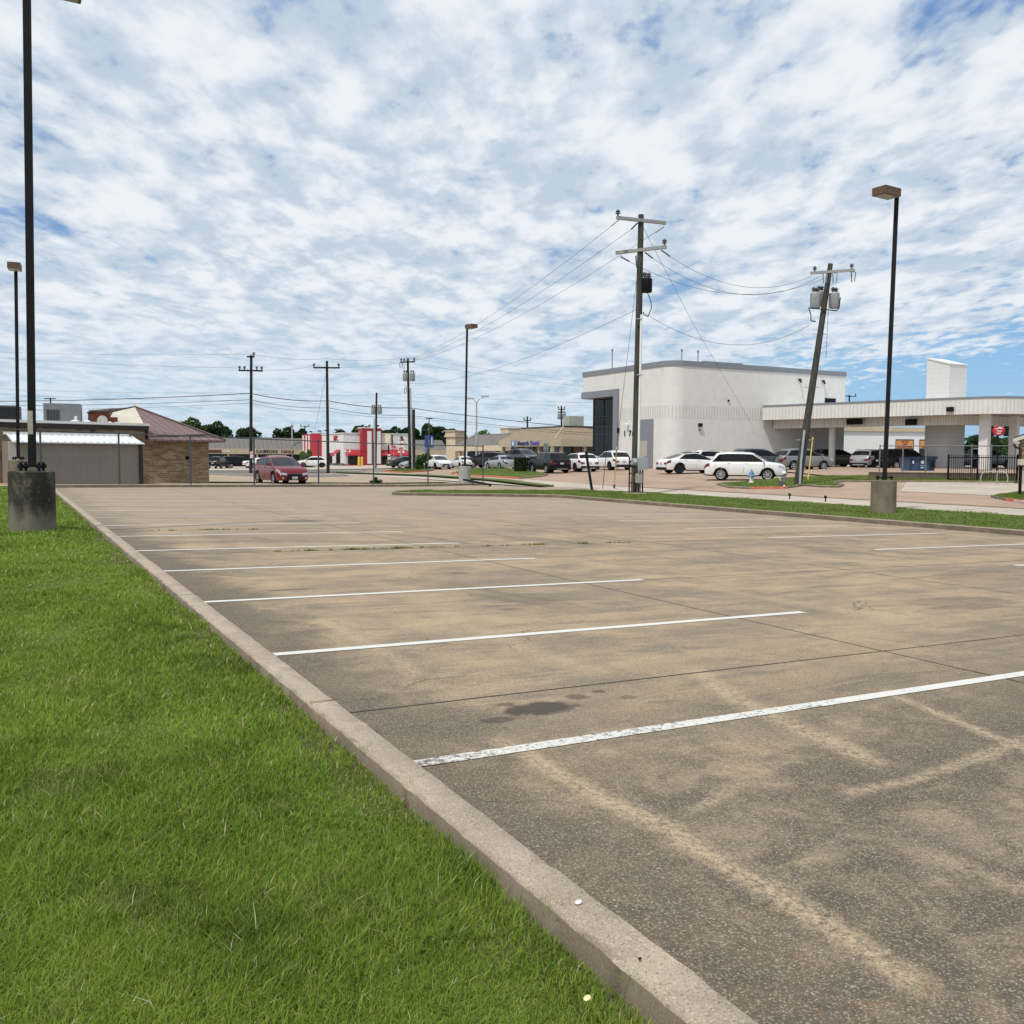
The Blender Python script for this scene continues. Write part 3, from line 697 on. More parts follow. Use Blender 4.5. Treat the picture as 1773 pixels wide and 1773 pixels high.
def brick_clinic():
    b = thing('brick_building', 'low buff brick building with white roof edge and brown metal hip roof at its end', 'building', (O0.x, O0.y, 0), ANG)
    q = 4.2; pr, Dr = uv(363, q); pm, Dm = uv(256, q)
    pl = -14
    zp, ze, ztop = 3.02, 2.27, 4.12
    MB().box(((pl+pr)/2, q+.15, 1.1), (pr-pl, .3, 2.4)).build('wall', MBRICK, b)
    w2 = MB().box(((pl+pm)/2, q+.14, 2.5), (pm-pl, .32, .75)); w2.build('wall', MBRICK, b)
    MB().box((pr-.15, q+6, 1.1), (.3, 11.4, 2.4)).box((pl, q+6, 1.4), (.3, 11.4, 3.0)).box(((pl+pr)/2, q+12, 1.1), (pr-pl, .3, 2.4)).build('wall', m_brick('buff_brick_side', (.285, .195, .115), (.37, .275, .165), (.36, .30, .22), ax='YZ'), b)
    MB().box(((pl+pm)/2+.05, q-.05, zp-.02), (pm-pl+.1, .3, .12)).box(((pl+pm)/2, q+6, zp-.3), (pm-pl, 11.6, .1)).build('roof', MWHITE, b)
    MB().box(((pl+pm)/2+.04, q-.03, zp-.2), (pm-pl+.08, .22, .22)).box((pm-.02, q-.06, 2.62), (.12, .14, .65)).build('fascia', MBROWN, b)
    pd, _ = uv(163, q); MB().box((pd, q-.06, 2.5), (.16, .14, .62)).build('downpipe', MBROWN, b)
    # hip roof
    e0, _ = uv(262, q-.75); e1, _ = uv(392, q-.75); a, Da = uv(237, q+4.6)
    A = (a, q+4.6, ztop); E0 = (e0-.0, q-.75, ze); E1 = (e1, q-.75, ze); E2 = (e1, q+12.4, ze); P0 = (pm+.1, q+.35, zp-.1)
    Bk = (a-1.0, q+8.5, ztop-.1)
    rf = MB(); rf.add([E0, E1, A, P0], [(0, 1, 2, 3)]); rf.add([E1, E2, Bk, A], [(0, 1, 2, 3)])
    rf.add([(x, y, z-.10) for x, y, z in (E0, E1, A, P0)], [(3, 2, 1, 0)]); rf.add([E0, E1, (E1[0], E1[1], ze-.1), (E0[0], E0[1], ze-.1)], [(0, 1, 2, 3)])
    rf.add([E1, E2, (E2[0], E2[1], ze-.1), (E1[0], E1[1], ze-.1)], [(0, 1, 2, 3)])
    o = rf.build('roof', MROOFM, b)
    ln = MB(); f = .16
    L0 = [E0[i]*(1-f)+P0[i]*f for i in range(3)]; L1 = [E1[i]*(1-f)+A[i]*f for i in range(3)]
    ln.tube((L0[0], L0[1]-.02, L0[2]+.03), (L1[0], L1[1], L1[2]+.03), .035, n=6); ln.tube((A[0], A[1], A[2]+.03), (E1[0], E1[1], E1[2]+.04), .05, n=6)
    ln.build('ridge_cap', mat('ridge_brown', (.07, .045, .042), .5, .1, 4), o)
    g1, _ = uv(199, q+5.5); g2, _ = uv(186, q+2)
    MB().add([P0, A, (g1, q+5.5, ztop-.30), (g2, q+2.0, zp-.1)], [(0, 1, 2, 3)]).add([P0, A, (a-.4, q+7, zp-.1)], [(0, 1, 2)]).build('parapet', mat('cream_parapet', (.50, .46, .39), .8, .10, 2), b)
    MB().tube(A, (g1, q+5.6, ztop-.27), .06, n=6).build('ridge_cap', MBROWN, b)
    x, z = uv(326, q)[0], 1.35; MB().box((x, q-.1, z), (.2, .2, .16)).build('hose_tap', MTRIM, b)
    MB().box((-3.0, q+9, zp+.22), (13, .2, .7)).build('parapet', mat('cream_parapet', (.66, .62, .55)), b); MB().box((-3.0, q+8.95, zp+.6), (13, .3, .1)).build('fascia', MBROWN, b)
    return q, zp
QB, ZPAR = brick_clinic()
def rooftop(name, label, px0, px1, h, m, louvre, q, dep=1.6, dz=.12):
    p0, _ = uv(px0, q); p1, _ = uv(px1, q); w = p1-p0
    x, y = loc2((p0+p1)/2, q+dep/2)
    t = thing(name, label, 'air conditioner', (x, y, ZPAR-.25+dz), -.10, 'units on the brick building roof')
    MB().box((0, 0, h/2), (w, dep, h)).build('casing', m, t)
    MB().box((0, 0, -.06), (w*.96, dep*.96, .14)).build('base_frame', MTRIM, t)
    lv = MB()
    if louvre:
        for i in range(9): lv.box((-w/2+.16+i*w*.36/9, -dep/2-.012, h*.42), (w*.016, .02, h*.55))
        lv.build('louvre', MTRIM, t); MB().box((w*.36, -dep/2-.01, h*.3), (w*.08, .015, h*.2)).build('label_plate', MWHITE, t)
    else:
        for i in range(16): lv.box((-w/2+.08+i*(w-.16)/15, -dep/2-.012, h*.5), (w*.02, .02, h*.86))
        lv.build('coil_grille', MTRIM, t)
    return t
rooftop('rooftop_unit', 'large slate grey rooftop air conditioner with louvred left half on brick building', 95, 155, 1.02, mat('unit_grey', (.17, .185, .195), .5, .08, 3), True, QB+2.2, 1.8, .22)
rooftop('rooftop_unit', 'dark ribbed condenser on brick building roof at the left edge behind the lamp posts', 11, 47, .78, mat('unit_dark', (.07, .07, .075), .5, .1, 4), False, QB+1.4, 1.3, .2)
def rust_duct():
    p0, _ = uv(167, QB+2.6); p1, _ = uv(209, QB+2.6); x, y = loc2((p0+p1)/2, QB+3.0); w = p1-p0
    t = thing('rusty_roof_duct', 'rust red metal duct box beside grey rooftop air conditioner', 'duct', (x, y, ZPAR-.2), ANG)
    mr = mat('rust', (.16, .042, .022), .85, .45, 4)
    MB().box((-w*.22, 0, .55), (w*.55, .9, .55)).build('duct', mr, t); MB().box((w*.28, .05, .42), (w*.42, .7, .40)).build('duct', mr, t)
    MB().box((-w*.22, 0, .85), (w*.6, 1.0, .07)).build('cover', MBROWN, t)
    m2 = mat('pale_membrane', (.62, .58, .52), .9, .15, 5)
    MB().tube((-w*.2, -.5, .42), (-w*.2, -.2, .42), .26, n=14).box((w*.02, -.2, .2), (.12, .3, .5)).build('collar', m2, t)
    MB().box((-w*.1, 0, .12), (w*.8, .8, .25)).build('stand', MTRIM, t)
rust_duct()
def vent(px_, label, h=.35, r=.12):
    p, _ = uv(px_, QB+.9); x, y = loc2(p, QB+1.0)
    t = thing('roof_vent', label, 'vent', (x, y, ZPAR-.22), 0, 'small vents on the brick building roof')
    MB().tube((0, 0, 0), (0, 0, h*.6), r*.7).build('pipe', MWHITEP, t, True)
    MB().lathe([(r*.5, 0), (r*1.35, .02), (r*1.2, .12), (r*.4, .18)], 12, Matrix.Translation((0, 0, h*.55))).build('cap', MWHITEP, t, True)
vent(64, 'thin white vent pipe on brick roof just right of the tall near lamp post', .75, .1); vent(135, 'white mushroom vent below the slate grey rooftop unit', .36, .17)
vent(157, 'white roof vent between slate grey rooftop unit and rusty duct', .36, .12); vent(195, 'small white vent stub below the rusty duct', .3, .1)
def shed():
    q = 2.5; p0, _ = uv(23, q); p1, D1 = uv(248, q); L = p1-p0; x, y = loc2((p0+p1)/2, q+.75)
    t = thing('storage_shed', 'long beige metal lean-to shed with white ribbed roof against the brick building', 'shed', (x, y, .06), ANG)
    mw = m_lines('beige_panel', (.245, .22, .185), (.17, .155, .13), .30, 0, .05, .6, .05)
    MB().box((0, 0, 1.0), (L-.1, 1.4, 2.0)).build('wall', mw, t)
    MB().box((L/2-.06, -.74, 1.0), (.16, .1, 2.0)).build('trim_and_lit_edge', MBROWN, t); MB().box((-L/2+.08, -.72, 1.0), (.36, .06, 2.0)).build('trim_and_lit_edge', mat('lit_end_tone', (.5, .48, .44), .6, .05, 3), t)  # brown corner trim right; left strip paints the sunlit end face in paler colour
    r = MB(); z0, z1 = 1.98, 2.32
    r.add([(-L/2, -.95, z0), (L/2+.05, -.95, z0), (L/2-.22, .2, z1), (-L/2+.1, .2, z1), (-L/2, -.95, z0-.05), (L/2+.05, -.95, z0-.05), (L/2-.22, .2, z1-.05), (-L/2+.1, .2, z1-.05)],
          [(0, 1, 2, 3), (7, 6, 5, 4), (0, 4, 5, 1), (1, 5, 6, 2), (3, 2, 6, 7), (0, 3, 7, 4)])
    o = r.build('roof', mat('white_metal', (.70, .72, .74), .4, .05, 3), t)
    rb = MB()
    for i in range(20):
        x_ = -L/2+.1+i*(L-.2)/19; rb.box((x_, -.37, (z0+z1)/2+.02), (.07, 1.16, .035), M=Matrix.Rotation(math.atan2(z1-z0, 1.15), 3, 'X'))
    rb.build('rib', mat('white_metal', (.7, .7, .7)), o)
    rg = MB().box((-.1, .28, z1+.05), (L-.25, .25, .12)); rg.build('ridge_cap', MWHITE, o)
    MB().box((0, .75, 1.1), (L-.2, .06, 2.1)).build('wall', mw, t)
shed()
# ------------------------------------------------------------------ more buildings
def PW(mb, name, m, root, smooth=False):     # geometry given in world space, parented to root
    o = mb.build(name, m, root, smooth); o.location = Matrix.Rotation(-root.rotation_euler.z, 3, 'Z')@(-root.location); o.rotation_euler.z = -root.rotation_euler.z; return o
MRED = mat('restaurant_red', (.36, .022, .035), .5, .06, 2)
MRWHITE = m_lines('white_siding', (.66, .66, .65), (.45, .45, .45), .45, 2, .06, .6, .03)
def restaurant():
    XL, YB, XR, YE = 46.6, 139.9, 57.6, 162.0; z0 = -.3
    t = thing('fast_food_restaurant', 'red and white striped fast food restaurant with red awnings behind the utility poles', 'restaurant', (XL, YB, 0))
    b = lambda c, d, nm, m, par=t: PW(MB().box(c, d), nm, m, t)
    zt = zat(749, 145, 595); zr = zat(742, 147, 625)
    b(((XL+XR)/2, (YB+YE)/2, (z0+zt)/2-.1), (XR-XL, YE-YB, zt-z0-.2), 'wall', MRWHITE)
    b(((XL+XR)/2, (YB+YE)/2, zt-.08), (XR-XL+.2, YE-YB+.2, .16), 'coping', MWHITE)
    # round red corner drum at the back with white stripes
    dy = 155.5
    PW(MB().tube((XL+.6, dy-2.4, z0), (XL+.6, dy-2.4, zt+.1), 1.9, n=24), 'drum', MRED, t, True)
    b((XL-.05, 159.5, (z0+zt)/2), (.5, 5.4, zt-z0+.2), 'red_panel', MRED)
    for y in (157.6, 159.3, 161.2): b((XL-.33, y, 2.9), (.1, .75, 4.4), 'white_stripe', MWHITE)
    b((XL-.3, 157, 2.3), (.5, 5.5, .25), 'canopy', MWHITE)
    # red tower with two white stripes, facing the road
    x0, x1 = 49.3, 52.6
    b(((x0+x1)/2, YB-.2, (z0+zr)/2), (x1-x0, 1.6, zr-z0), 'tower', MRED)
    for x in (x0+1.25, x1-.5): b((x, YB-1.03, 2.9), (.7, .1, 5.2), 'white_stripe', MWHITE)
    b(((x0+x1)/2, YB-.2, zr+.06), (x1-x0+.2, 1.8, .14), 'coping', MWHITE)
    # awnings
    def aw(xa, xb, y, nm='awning'):
        PW(MB().add([(xa, y, 2.55), (xb, y, 2.55), (xb, y-1.1, 1.75), (xa, y-1.1, 1.75), (xa, y-1.1, 1.55), (xb, y-1.1, 1.55), (xa, y, 1.6), (xb, y, 1.6)],
                    [(0, 1, 2, 3), (3, 2, 5, 4), (0, 3, 4, 6), (1, 7, 5, 2), (4, 5, 7, 6)]), nm, MRED, t)
    aw(XL+.3, 49.2, YB); aw(52.7, XR-.1, YB)
    PW(MB().add([(XL, 141.4, 2.55), (XL, 143.6, 2.55), (XL-1, 143.6, 1.7), (XL-1, 141.4, 1.7), (XL-1, 143.6, 1.5), (XL-1, 141.4, 1.5)], [(0, 1, 2, 3), (3, 2, 4, 5)]), 'awning', MRED, t)
    for xa, xb in ((XL+.7, 48.9), (53.0, 54.1), (55.7, 57.2)): b(((xa+xb)/2, YB-.05, .75), (xb-xa, .14, 1.8), 'window', MSTORE)
    for y in (142.4, 146.5): b((XL-.03, y, .9), (.14, 1.8, 2.2), 'window', MSTORE)
    b((54.9, YB-.06, .7), (1.3, .16, 1.6), 'poster', MWHITE)
    for x in (XL+.25, 57.4): b((x, YB-.05, .8), (.4, .3, 2.2), 'pilaster', MWHITE)
    b(((XL+XR)/2, YB-.1, -.05), (XR-XL+.3, .3, .55), 'base_course', mat('base_red', (.22, .03, .035), .7, .1, 2))
    b((XL-.05, 143, 0), (.2, 6.5, .7), 'base_course', mat('base_grey', (.10, .11, .12), .7, .1, 2))
    text_mesh('lettering', 'KFC', 1.15, MRED, t, face_M(Vector((XL-.08, 143.6, zt-.9))-t.location, (0, -1, 0)), .03)
    for x in (49.6, 50.8, 52.2, 54, 56): h_ = zr if x < 52.5 else zt; PW(MB().tube((x, YB-.3, h_), (x, YB-.3, h_+.45), .04, n=5).box((x, YB-.5, h_+.45), (.25, .5, .22)), 'roof_light', MTRIM, t)
    for y in (143, 148, 152, 157, 160): PW(MB().tube((XL, y, zt), (XL, y, zt+.5), .04, n=5).box((XL-.2, y, zt+.5), (.5, .25, .2)), 'roof_light', MTRIM, t)
restaurant()
MROOFG = m_lines('grey_standing_seam', (.150, .142, .130), (.05, .047, .043), .85, 0, .12, .55, .06)
MSHINGLE = mat('grey_shingle', (.150, .140, .128), .9, .14, 1.2)
MFASC = mat('beige_fascia', (.42, .355, .25), .7, .06, 1)
MCREAM = mat('cream_stucco', (.56, .46, .335), .8, .06, 1)
def mansard(name, label, cat, A, B, zt, ze, zf, zb, dep, over, mroof, mf=MFASC, hipA=0, hipB=0, group=None, shops=True):
    # shop row along A->B (front edge of the fascia); ridge set back by 'over'
    A, B = Vector((*A, 0)), Vector((*B, 0)); L = (B-A).length; d = (B-A)/L; ang = math.atan2(d.y, d.x)
    t = thing(name, label, cat, (A.x, A.y, 0), ang)
    MB().add([(0, 0, ze), (L, 0, ze), (L-hipB, over, zt), (hipA, over, zt)], [(0, 1, 2, 3)]).add([(0, 0, ze), (hipA, over, zt), (hipA, dep, zt), (0, dep, ze)], [(0, 1, 2, 3)]).add([(L, 0, ze), (L, dep, ze), (L-hipB, dep, zt), (L-hipB, over, zt)], [(0, 1, 2, 3)]).build('roof', mroof, t)
    MB().box((L/2, over+dep/2-.2, zt+.02), (L-hipA-hipB, dep-over+.2, .24)).build('roof_edge', mat('dark_roof_edge', (.06, .058, .055), .7, .1, 1), t)
    MB().box((L/2, .18, (ze+zf)/2), (L, .36, ze-zf)).box((.18, dep/2, (ze+zf)/2), (.36, dep-.8, ze-zf)).box((L-.18, dep/2, (ze+zf)/2), (.36, dep-.8, ze-zf)).build('fascia', mf, t)
    MB().box((L/2, 1.2+dep/2, (zf+zb)/2+.2), (L-2.2, dep-2.4, zf-zb+.6)).build('wall', mat('tan_brick', (.25, .16, .105), .85, .12, 1.5), t)
    n = max(2, int(L/5)); 
    for i in range(n):
        x = 1.6+(L-3.2)*(i+.5)/n
        MB().box((x, 1.17, (zf+zb)/2), ((L-3.2)/n*.72, .12, zf-zb-.1)).build('window', MSTORE, t)
    for i in range(n+1): MB().box((1.4+(L-2.8)*i/n, .35, (zf+zb)/2), (.35, .35, zf-zb+.1)).build('post', MFASC, t)
    return t, ang, L
a1, b1 = xy(330, 162), xy(775, 182)
mt, mang, mL = mansard('shop_row', 'long shopping row with grey metal mansard roof and beige sign band behind the cars', 'shops', a1, b1, zat(757, 164, 400), zat(776.5, 163, 400), zat(786, 162, 400), -.35, 16, 3.2, MROOFG)
def sgn(words, s, size, m, sq=1): text_mesh('lettering', words, size, m, mt, face_M((s, -.04, zat(781.5, 164, 400)), (1, 0, 0)), .02, squash=sq)
def sx(px_):
    d = CF+CR*((px_-886.5)/FPX); a = Vector((*a1, 0)); e = (Vector((*b1, 0))-a).normalized(); n = Vector((-e.y, e.x, 0)); dd = Vector((d.x, d.y, 0))
    return (dd*(n.dot(a)/n.dot(dd))-a).dot(e)
MMAROON = mat('maroon_sign', (.11, .025, .025), .6, .1, 3); MNAVY = mat('navy_sign', (.03, .04, .07), .6, .1, 3)
MB().box((sx(373), -.04, zat(781.5, 164, 400)), (2.4, .1, .5)).build('sign_board', MMAROON, mt)
sgn('SALON', sx(389), .55, MWHITE, 1.2); sgn('CASH', sx(455), .75, MNAVY, 1.2); sgn('STORE', sx(470), .75, MNAVY, 1.1); sgn('NAILS', sx(499), .75, MMAROON, 1.2)
# stucco tower and lower wing between the shop rows
def wing():
    a, b = xy(785, 150), xy(875, 139)
    mansard('shop_wing', 'shop wing with grey shingle roof and cream front left of the tan roofed dental office', 'shops', a, b, zat(753, 152, 830), zat(772, 148, 830), zat(781, 147, 830), -.2, 14, 4, MSHINGLE, MCREAM)
    x, y = xy(789, 156)
    t = thing('stucco_tower', 'square cream stucco tower with stepped top above the grey shop roofs', 'tower', (x, y, -.2), .3)
    zt = zat(756, 156, 789)
    MB().box((0, 0, (zt+.2)/2), (2.3, 2.3, zt+.2)).build('shaft', MCREAM, t)
    MB().box((0, 0, zt+.25), (2.8, 2.8, .25)).box((0, 0, zt+.75), (2.5, 2.5, .75)).box((0, 0, zt+1.15), (2.9, 2.9, .14)).build('cornice', MCREAM, t)
    s = MB().box((-.6, -1.17, 3.2), (.9, .06, .9)).build('sign_board', MTRIM, t)
wing()
def dental():
    z = dict(zt=zat(738, 118, 957), ze=zat(760.5, 115, 957), zf=zat(772.5, 115, 957))
    X, Y = 60.0, 98.2; L = 14.5
    t = thing('dental_office', 'tan roofed corner office with cream fascia and blue dental sign over parked cars', 'building', (X, Y, 0))
    zt, ze, zf, zb = z['zt'], z['ze'], z['zf'], .2
    mr = mat('tan_shingle', (.235, .185, .125), .9, .10, 1.2)
    c = 1.2
    P0 = (X, Y+L, ze); P1 = (X, Y+c, ze); P2 = (X+c, Y, ze); P3 = (X+16, Y, ze)
    o = 4.2; Q0 = (X+o, Y+L+.8, zt); Q1 = (X+o, Y+o, zt); Q3 = (X+16, Y+o, zt); E = (X+16, Y+L, ze)
    PW(MB().add([P0, P1, P2, P3, Q0, Q1, Q3, E, (X+16, Y+L+.8, zt)], [(1, 0, 4, 5), (2, 1, 5), (3, 2, 5, 6), (0, 7, 8, 4), (6, 5, 4, 8)]), 'roof', mr, t)
    PW(MB().box((X+o+6, Y+o+5.5, zt+.02), (12.2, 11.4, .3)), 'roof_edge', mat('dark_roof_edge', (.06, .058, .055)), t)
    PW(MB().wall([(X, Y+L), (X, Y+c), (X+c, Y), (X+16, Y)], zf, ze, .3), 'fascia', MFASC, t)
    PW(MB().tube((X+c*.5, Y+c*.5, ze+.06), (X+o, Y+o, zt+.06), .07, n=6), 'hip_cap', MCREAM, t)
    PW(MB().box((X+9.5, Y+L/2+.5, (zf+zb)/2+.1), (16, L-2.6, zf-zb+.5)), 'wall', mat('tan_brick', (.25, .16, .105)), t)
    for y in (100.6, 103.6, 106.8, 110.0): PW(MB().box((X+1.48, y, (zf+zb)/2), (.12, 2.5, zf-zb-.1)), 'window', MSTORE, t)
    for x in (63.0, 66.5, 70): PW(MB().box((x, Y+1.78, (zf+zb)/2), (2.3, .12, zf-zb-.1)), 'window', MSTORE, t)
    for y in (99.2, 102.3, 105.4, 108.6, 112.2): PW(MB().box((X+.5, y, (zf+zb)/2), (.4, .4, zf-zb)), 'post', MFASC, t)
    for x in (61.5, 65): PW(MB().box((x, Y+.5, (zf+zb)/2), (.4, .4, zf-zb)), 'post', MFASC, t)
    zc = (ze+zf)/2
    nav = mat('sign_navy', (.03, .045, .16), .5, .05, 3); ltb = mat('sign_blue', (.10, .22, .48), .5, .05, 3)
    text_mesh('lettering', 'Monarch', .82, nav, t, face_M((-.04, 105.8-Y, zc), (0, -1, 0)), .03, squash=1.05)
    text_mesh('lettering', 'Dental', .85, mat('sign_violet', (.12, .10, .36), .5, .05, 3), t, face_M((-.04, 102.75-Y, zc), (0, -1, 0)), .03, squash=1.02)
    PW(MB().box((X-.05, 108.4, zc), (.08, 1.2, .8)), 'emblem', ltb, t); PW(MB().box((X-.1, 108.4, zc), (.06, .35, .55)), 'emblem', MWHITE, t)
    x, y = X+7.5, Y+7
    a = thing('rooftop_unit', 'pale boxy air conditioner on the tan roofed dental office', 'air conditioner', (x, y, zt+.15))
    MB().box((0, 0, .75), (2.3, 1.6, 1.35)).build('casing', mat('unit_pale', (.36, .37, .32), .6, .1, 2), a); MB().box((0, 0, .05), (2.2, 1.5, .12)).build('base_frame', MTRIM, a)
    bk = thing('stucco_block', 'cream stucco roof block rising behind the left end of the dental office', 'building', (*xy(884, 166), 0))
    h = zat(743, 166, 884); MB().box((0, 0, h/2), (2.6, 3, h)).build('wall', MCREAM, bk); MB().box((0, 0, h+.08), (2.8, 3.2, .16)).build('coping', MFASC, bk)
dental()
def far_shop():
    # store across the street seen under the canopy, with orange posters in its windows
    a, b = xy(1453, 101), xy(1645, 104); A, B = Vector((*a, 0)), Vector((*b, 0)); L = (B-A).length; d = (B-A)/L
    t = thing('white_shop', 'white fronted shop with orange window posters seen beneath the drive through canopy', 'shop', (A.x, A.y, .3), math.atan2(d.y, d.x))
    zt = zat(747, 102, 1500)-.3; z0 = 0
    MB().box((L/2, 4, zt/2), (L, 8, zt)).build('wall', mat('bright_white', (.80, .80, .80), .6, .02, 1), t); MB().box((L/2, 4, zt+.25), (L+.2, 8.4, .5)).build('parapet', MCREAM, t)
    org = mat('orange_poster', (.62, .30, .09), .6, .12, 2); rd = mat('poster_red', (.30, .025, .015), .6, .1, 3)
    for px0, px1 in ((1547, 1578), (1588, 1622)):
        s0, s1 = [(lambda dd: (dd*(Vector((-d.y, d.x, 0)).dot(A)/Vector((-d.y, d.x, 0)).dot(dd))-A).dot(d))(Vector(((CF+CR*((p-886.5)/FPX)).x, (CF+CR*((p-886.5)/FPX)).y, 0))) for p in (px0, px1)]
        w = MB().box(((s0+s1)/2, -.02, zt/2-.35), (s1-s0, .1, zt-1.0)).build('window', MSTORE, t)
        p = MB().box(((s0+s1)/2-.05, -.09, zt-1.42), (s1-s0-.15, .05, .88)).build('poster', org, t)
        for j, (wd, sz) in enumerate((('WE BUY', .25), ('AND', .25), ('EXCHANGE', .31))): text_mesh('lettering', wd, sz, rd, p, face_M(((s0+s1)/2-.05, -.13, zt-1.13-.27*j), (1, 0, 0)), .008, squash=1.15)
        MB().box(((s0+s1)/2, -.08, 1.1), (s1-s0, .06, .06)).box(((s0+s1)/2, -.08, .6), (.06, .06, 1.0)).build('mullion', MGALV, w)
far_shop()
def right_house():
    D = 47.5
    x0, y0 = xy(1765.5, D); z0 = g(x0, y0)
    t = thing('brick_house', 'edge of a mottled brown brick building with white gable trim at the right frame edge', 'building', (x0, y0, z0), -1.08)
    zw = zat(757, D, 1765)-z0
    MB().box((3, 3.5, zw/2), (6, 7, zw)).build('wall', m_brick('mottled_brick', (.20, .115, .075), (.44, .34, .25), (.34, .29, .23)), t)
    MB().box((3, -.02, .35), (6.1, .1, .75)).build('plinth', m_lines('split_block', (.42, .38, .31), (.25, .22, .18), .2, 2, .08), t)
    hz = .9
    r = MB().add([(-.3, -.35, zw-.08), (3, -.35, zw+hz+.2), (6.3, -.35, zw-.08), (-.3, 7.2, zw-.08), (3, 7.2, zw+hz+.2), (6.3, 7.2, zw-.08), (-.3, -.35, zw+.0), (3, -.35, zw+hz+.3), (6.3, -.35, zw), (-.3, 7.2, zw), (3, 7.2, zw+hz+.3), (6.3, 7.2, zw)],
              [(0, 3, 4, 1), (1, 4, 5, 2), (6, 7, 10, 9), (7, 8, 11, 10), (0, 1, 7, 6), (1, 2, 8, 7), (0, 6, 9, 3), (2, 5, 11, 8), (3, 9, 10, 4), (4, 10, 11, 5)])
    r.build('roof', mat('roof_dark', (.09, .085, .08), .9, .15, 3), t)
    bw_ = mat('barge_cream', (.50, .47, .42), .6, .05, 4)
    MB().add([(-.3, -.38, zw-.26), (3, -.38, zw+hz+.02), (3, -.38, zw+hz+.2), (-.3, -.38, zw-.08)], [(0, 1, 2, 3)]).add([(3, -.38, zw+hz+.02), (6.3, -.38, zw-.26), (6.3, -.38, zw-.08), (3, -.38, zw+hz+.2)], [(0, 1, 2, 3)]).box((-.15, -.17, zw-.3), (.3, .36, .06)).build('barge_board', bw_, t)
    MB().add([(0, -.0, zw), (6, 0, zw), (3, 0, zw+hz+.2)], [(0, 1, 2)]).build('gable', m_brick('mottled_brick', (.20, .115, .075), (.44, .34, .25), (.34, .29, .23)), t)
    MB().path([(-.28, -.3, zw-.3), (-.22, -.3, zw-.5), (.03, -.12, zw-.62), (.03, -.12, .1)], .055, 6).build('downpipe', MBROWN, t, True)
right_house()

# ------------------------------------------------------------------ lamp posts
def lamp_post(label, px_, D, head_dir, base_m, px_top=None, ph=9.0, py_top=None):
    x, y = xy(px_, D); z = g(x, y)+.06
    t = thing('lamp_post', label, 'lamp post', (x, y, z), 0, 'square lamp posts round the car park')
    r, h = .385, 1.08
    MB().lathe([(r, -.35), (r, h*.5), (r*.99, h-.02), (r-.03, h), (.0, h+.004)], 40, caps=False).build('concrete_base', base_m, t, True)
    sx_, sy_ = LEAN
    zt = z+h+ph
    lean = Matrix.Shear('XY', 4, (sx_, sy_)) if False else Matrix(((1, 0, sx_, 0), (0, 1, sy_, 0), (0, 0, 1, 0), (0, 0, 0, 1)))
    def B(mb, nm, m):
        mb.v = [tuple(lean@Vector(v)) for v in mb.v]; return mb.build(nm, m, t)
    p = B(MB().box((0, 0, h+.07+ph/2), (.135, .135, ph), math.atan2(y, x)), 'pole', MBRONZE)
    pl = MB().box((0, 0, h+.085), (.30, .30, .03))
    for a in range(4):
        bx, by = .21*math.cos(a*math.pi/2+.5), .21*math.sin(a*math.pi/2+.5); pl.tube((bx, by, h), (bx, by, h+.16), .022, n=6).tube((bx, by, h+.05), (bx, by, h+.12), .05, n=8)
    B(pl, 'base_plate', MBLACK)
    hd = Vector(head_dir).normalized(); ang = math.atan2(hd.y, hd.x)
    zt = h+ph
    B(MB().box((hd.x*.14, hd.y*.14, zt-.16), (.2, .10, .12), ang), 'arm', MBRONZE)
    c = Vector((hd.x*.50, hd.y*.50, zt-.12))
    B(MB().box(c, (.76, .48, .24), ang), 'lamp_head', MHEAD)
    B(MB().box((c.x, c.y, c.z-.125), (.66, .38, .03), ang), 'lens', MLENS)
    return t, ang
LEAN = (.013, -.006)
MBASE1 = m_base('stained_base_concrete', (.215, .19, .145), (.018, .018, .015), .95, 1); MBASE2 = m_base('base_concrete', (.215, .18, .13), (.115, .098, .072), .8); MBASE3 = m_base('pale_base_concrete', (.36, .355, .335), (.26, .255, .24), .6)
t, _ = lamp_post('tall dark lamp post on black stained concrete drum in the grass, nearest at left', 54, 16.5, (1, .02, 0), MBASE1, ph=8.74)
MB().box((.075, -.0, 1.95), (.01, .085, .42)).build('hand_hole_cover', mat('cover_plate', (.42, .38, .30), .6, .1, 8), t, rz=math.atan2(-1, -.02) if False else math.atan2(-t.location.y, -t.location.x))
lamp_post('slimmer lamp post behind the stained one, standing in front of the beige shed', 31, 39.1, (-.1, -1, 0), MBASE2, ph=8.2)
lamp_post('lamp post on pale concrete drum at the back fence in mid picture', 804.5, 58.9, (.1, -1, 0), MBASE3)
lamp_post('lamp post on brown concrete drum in the right verge near the leaning pole', 1531.5, 28.9, (-1, -.05, 0), MBASE2)

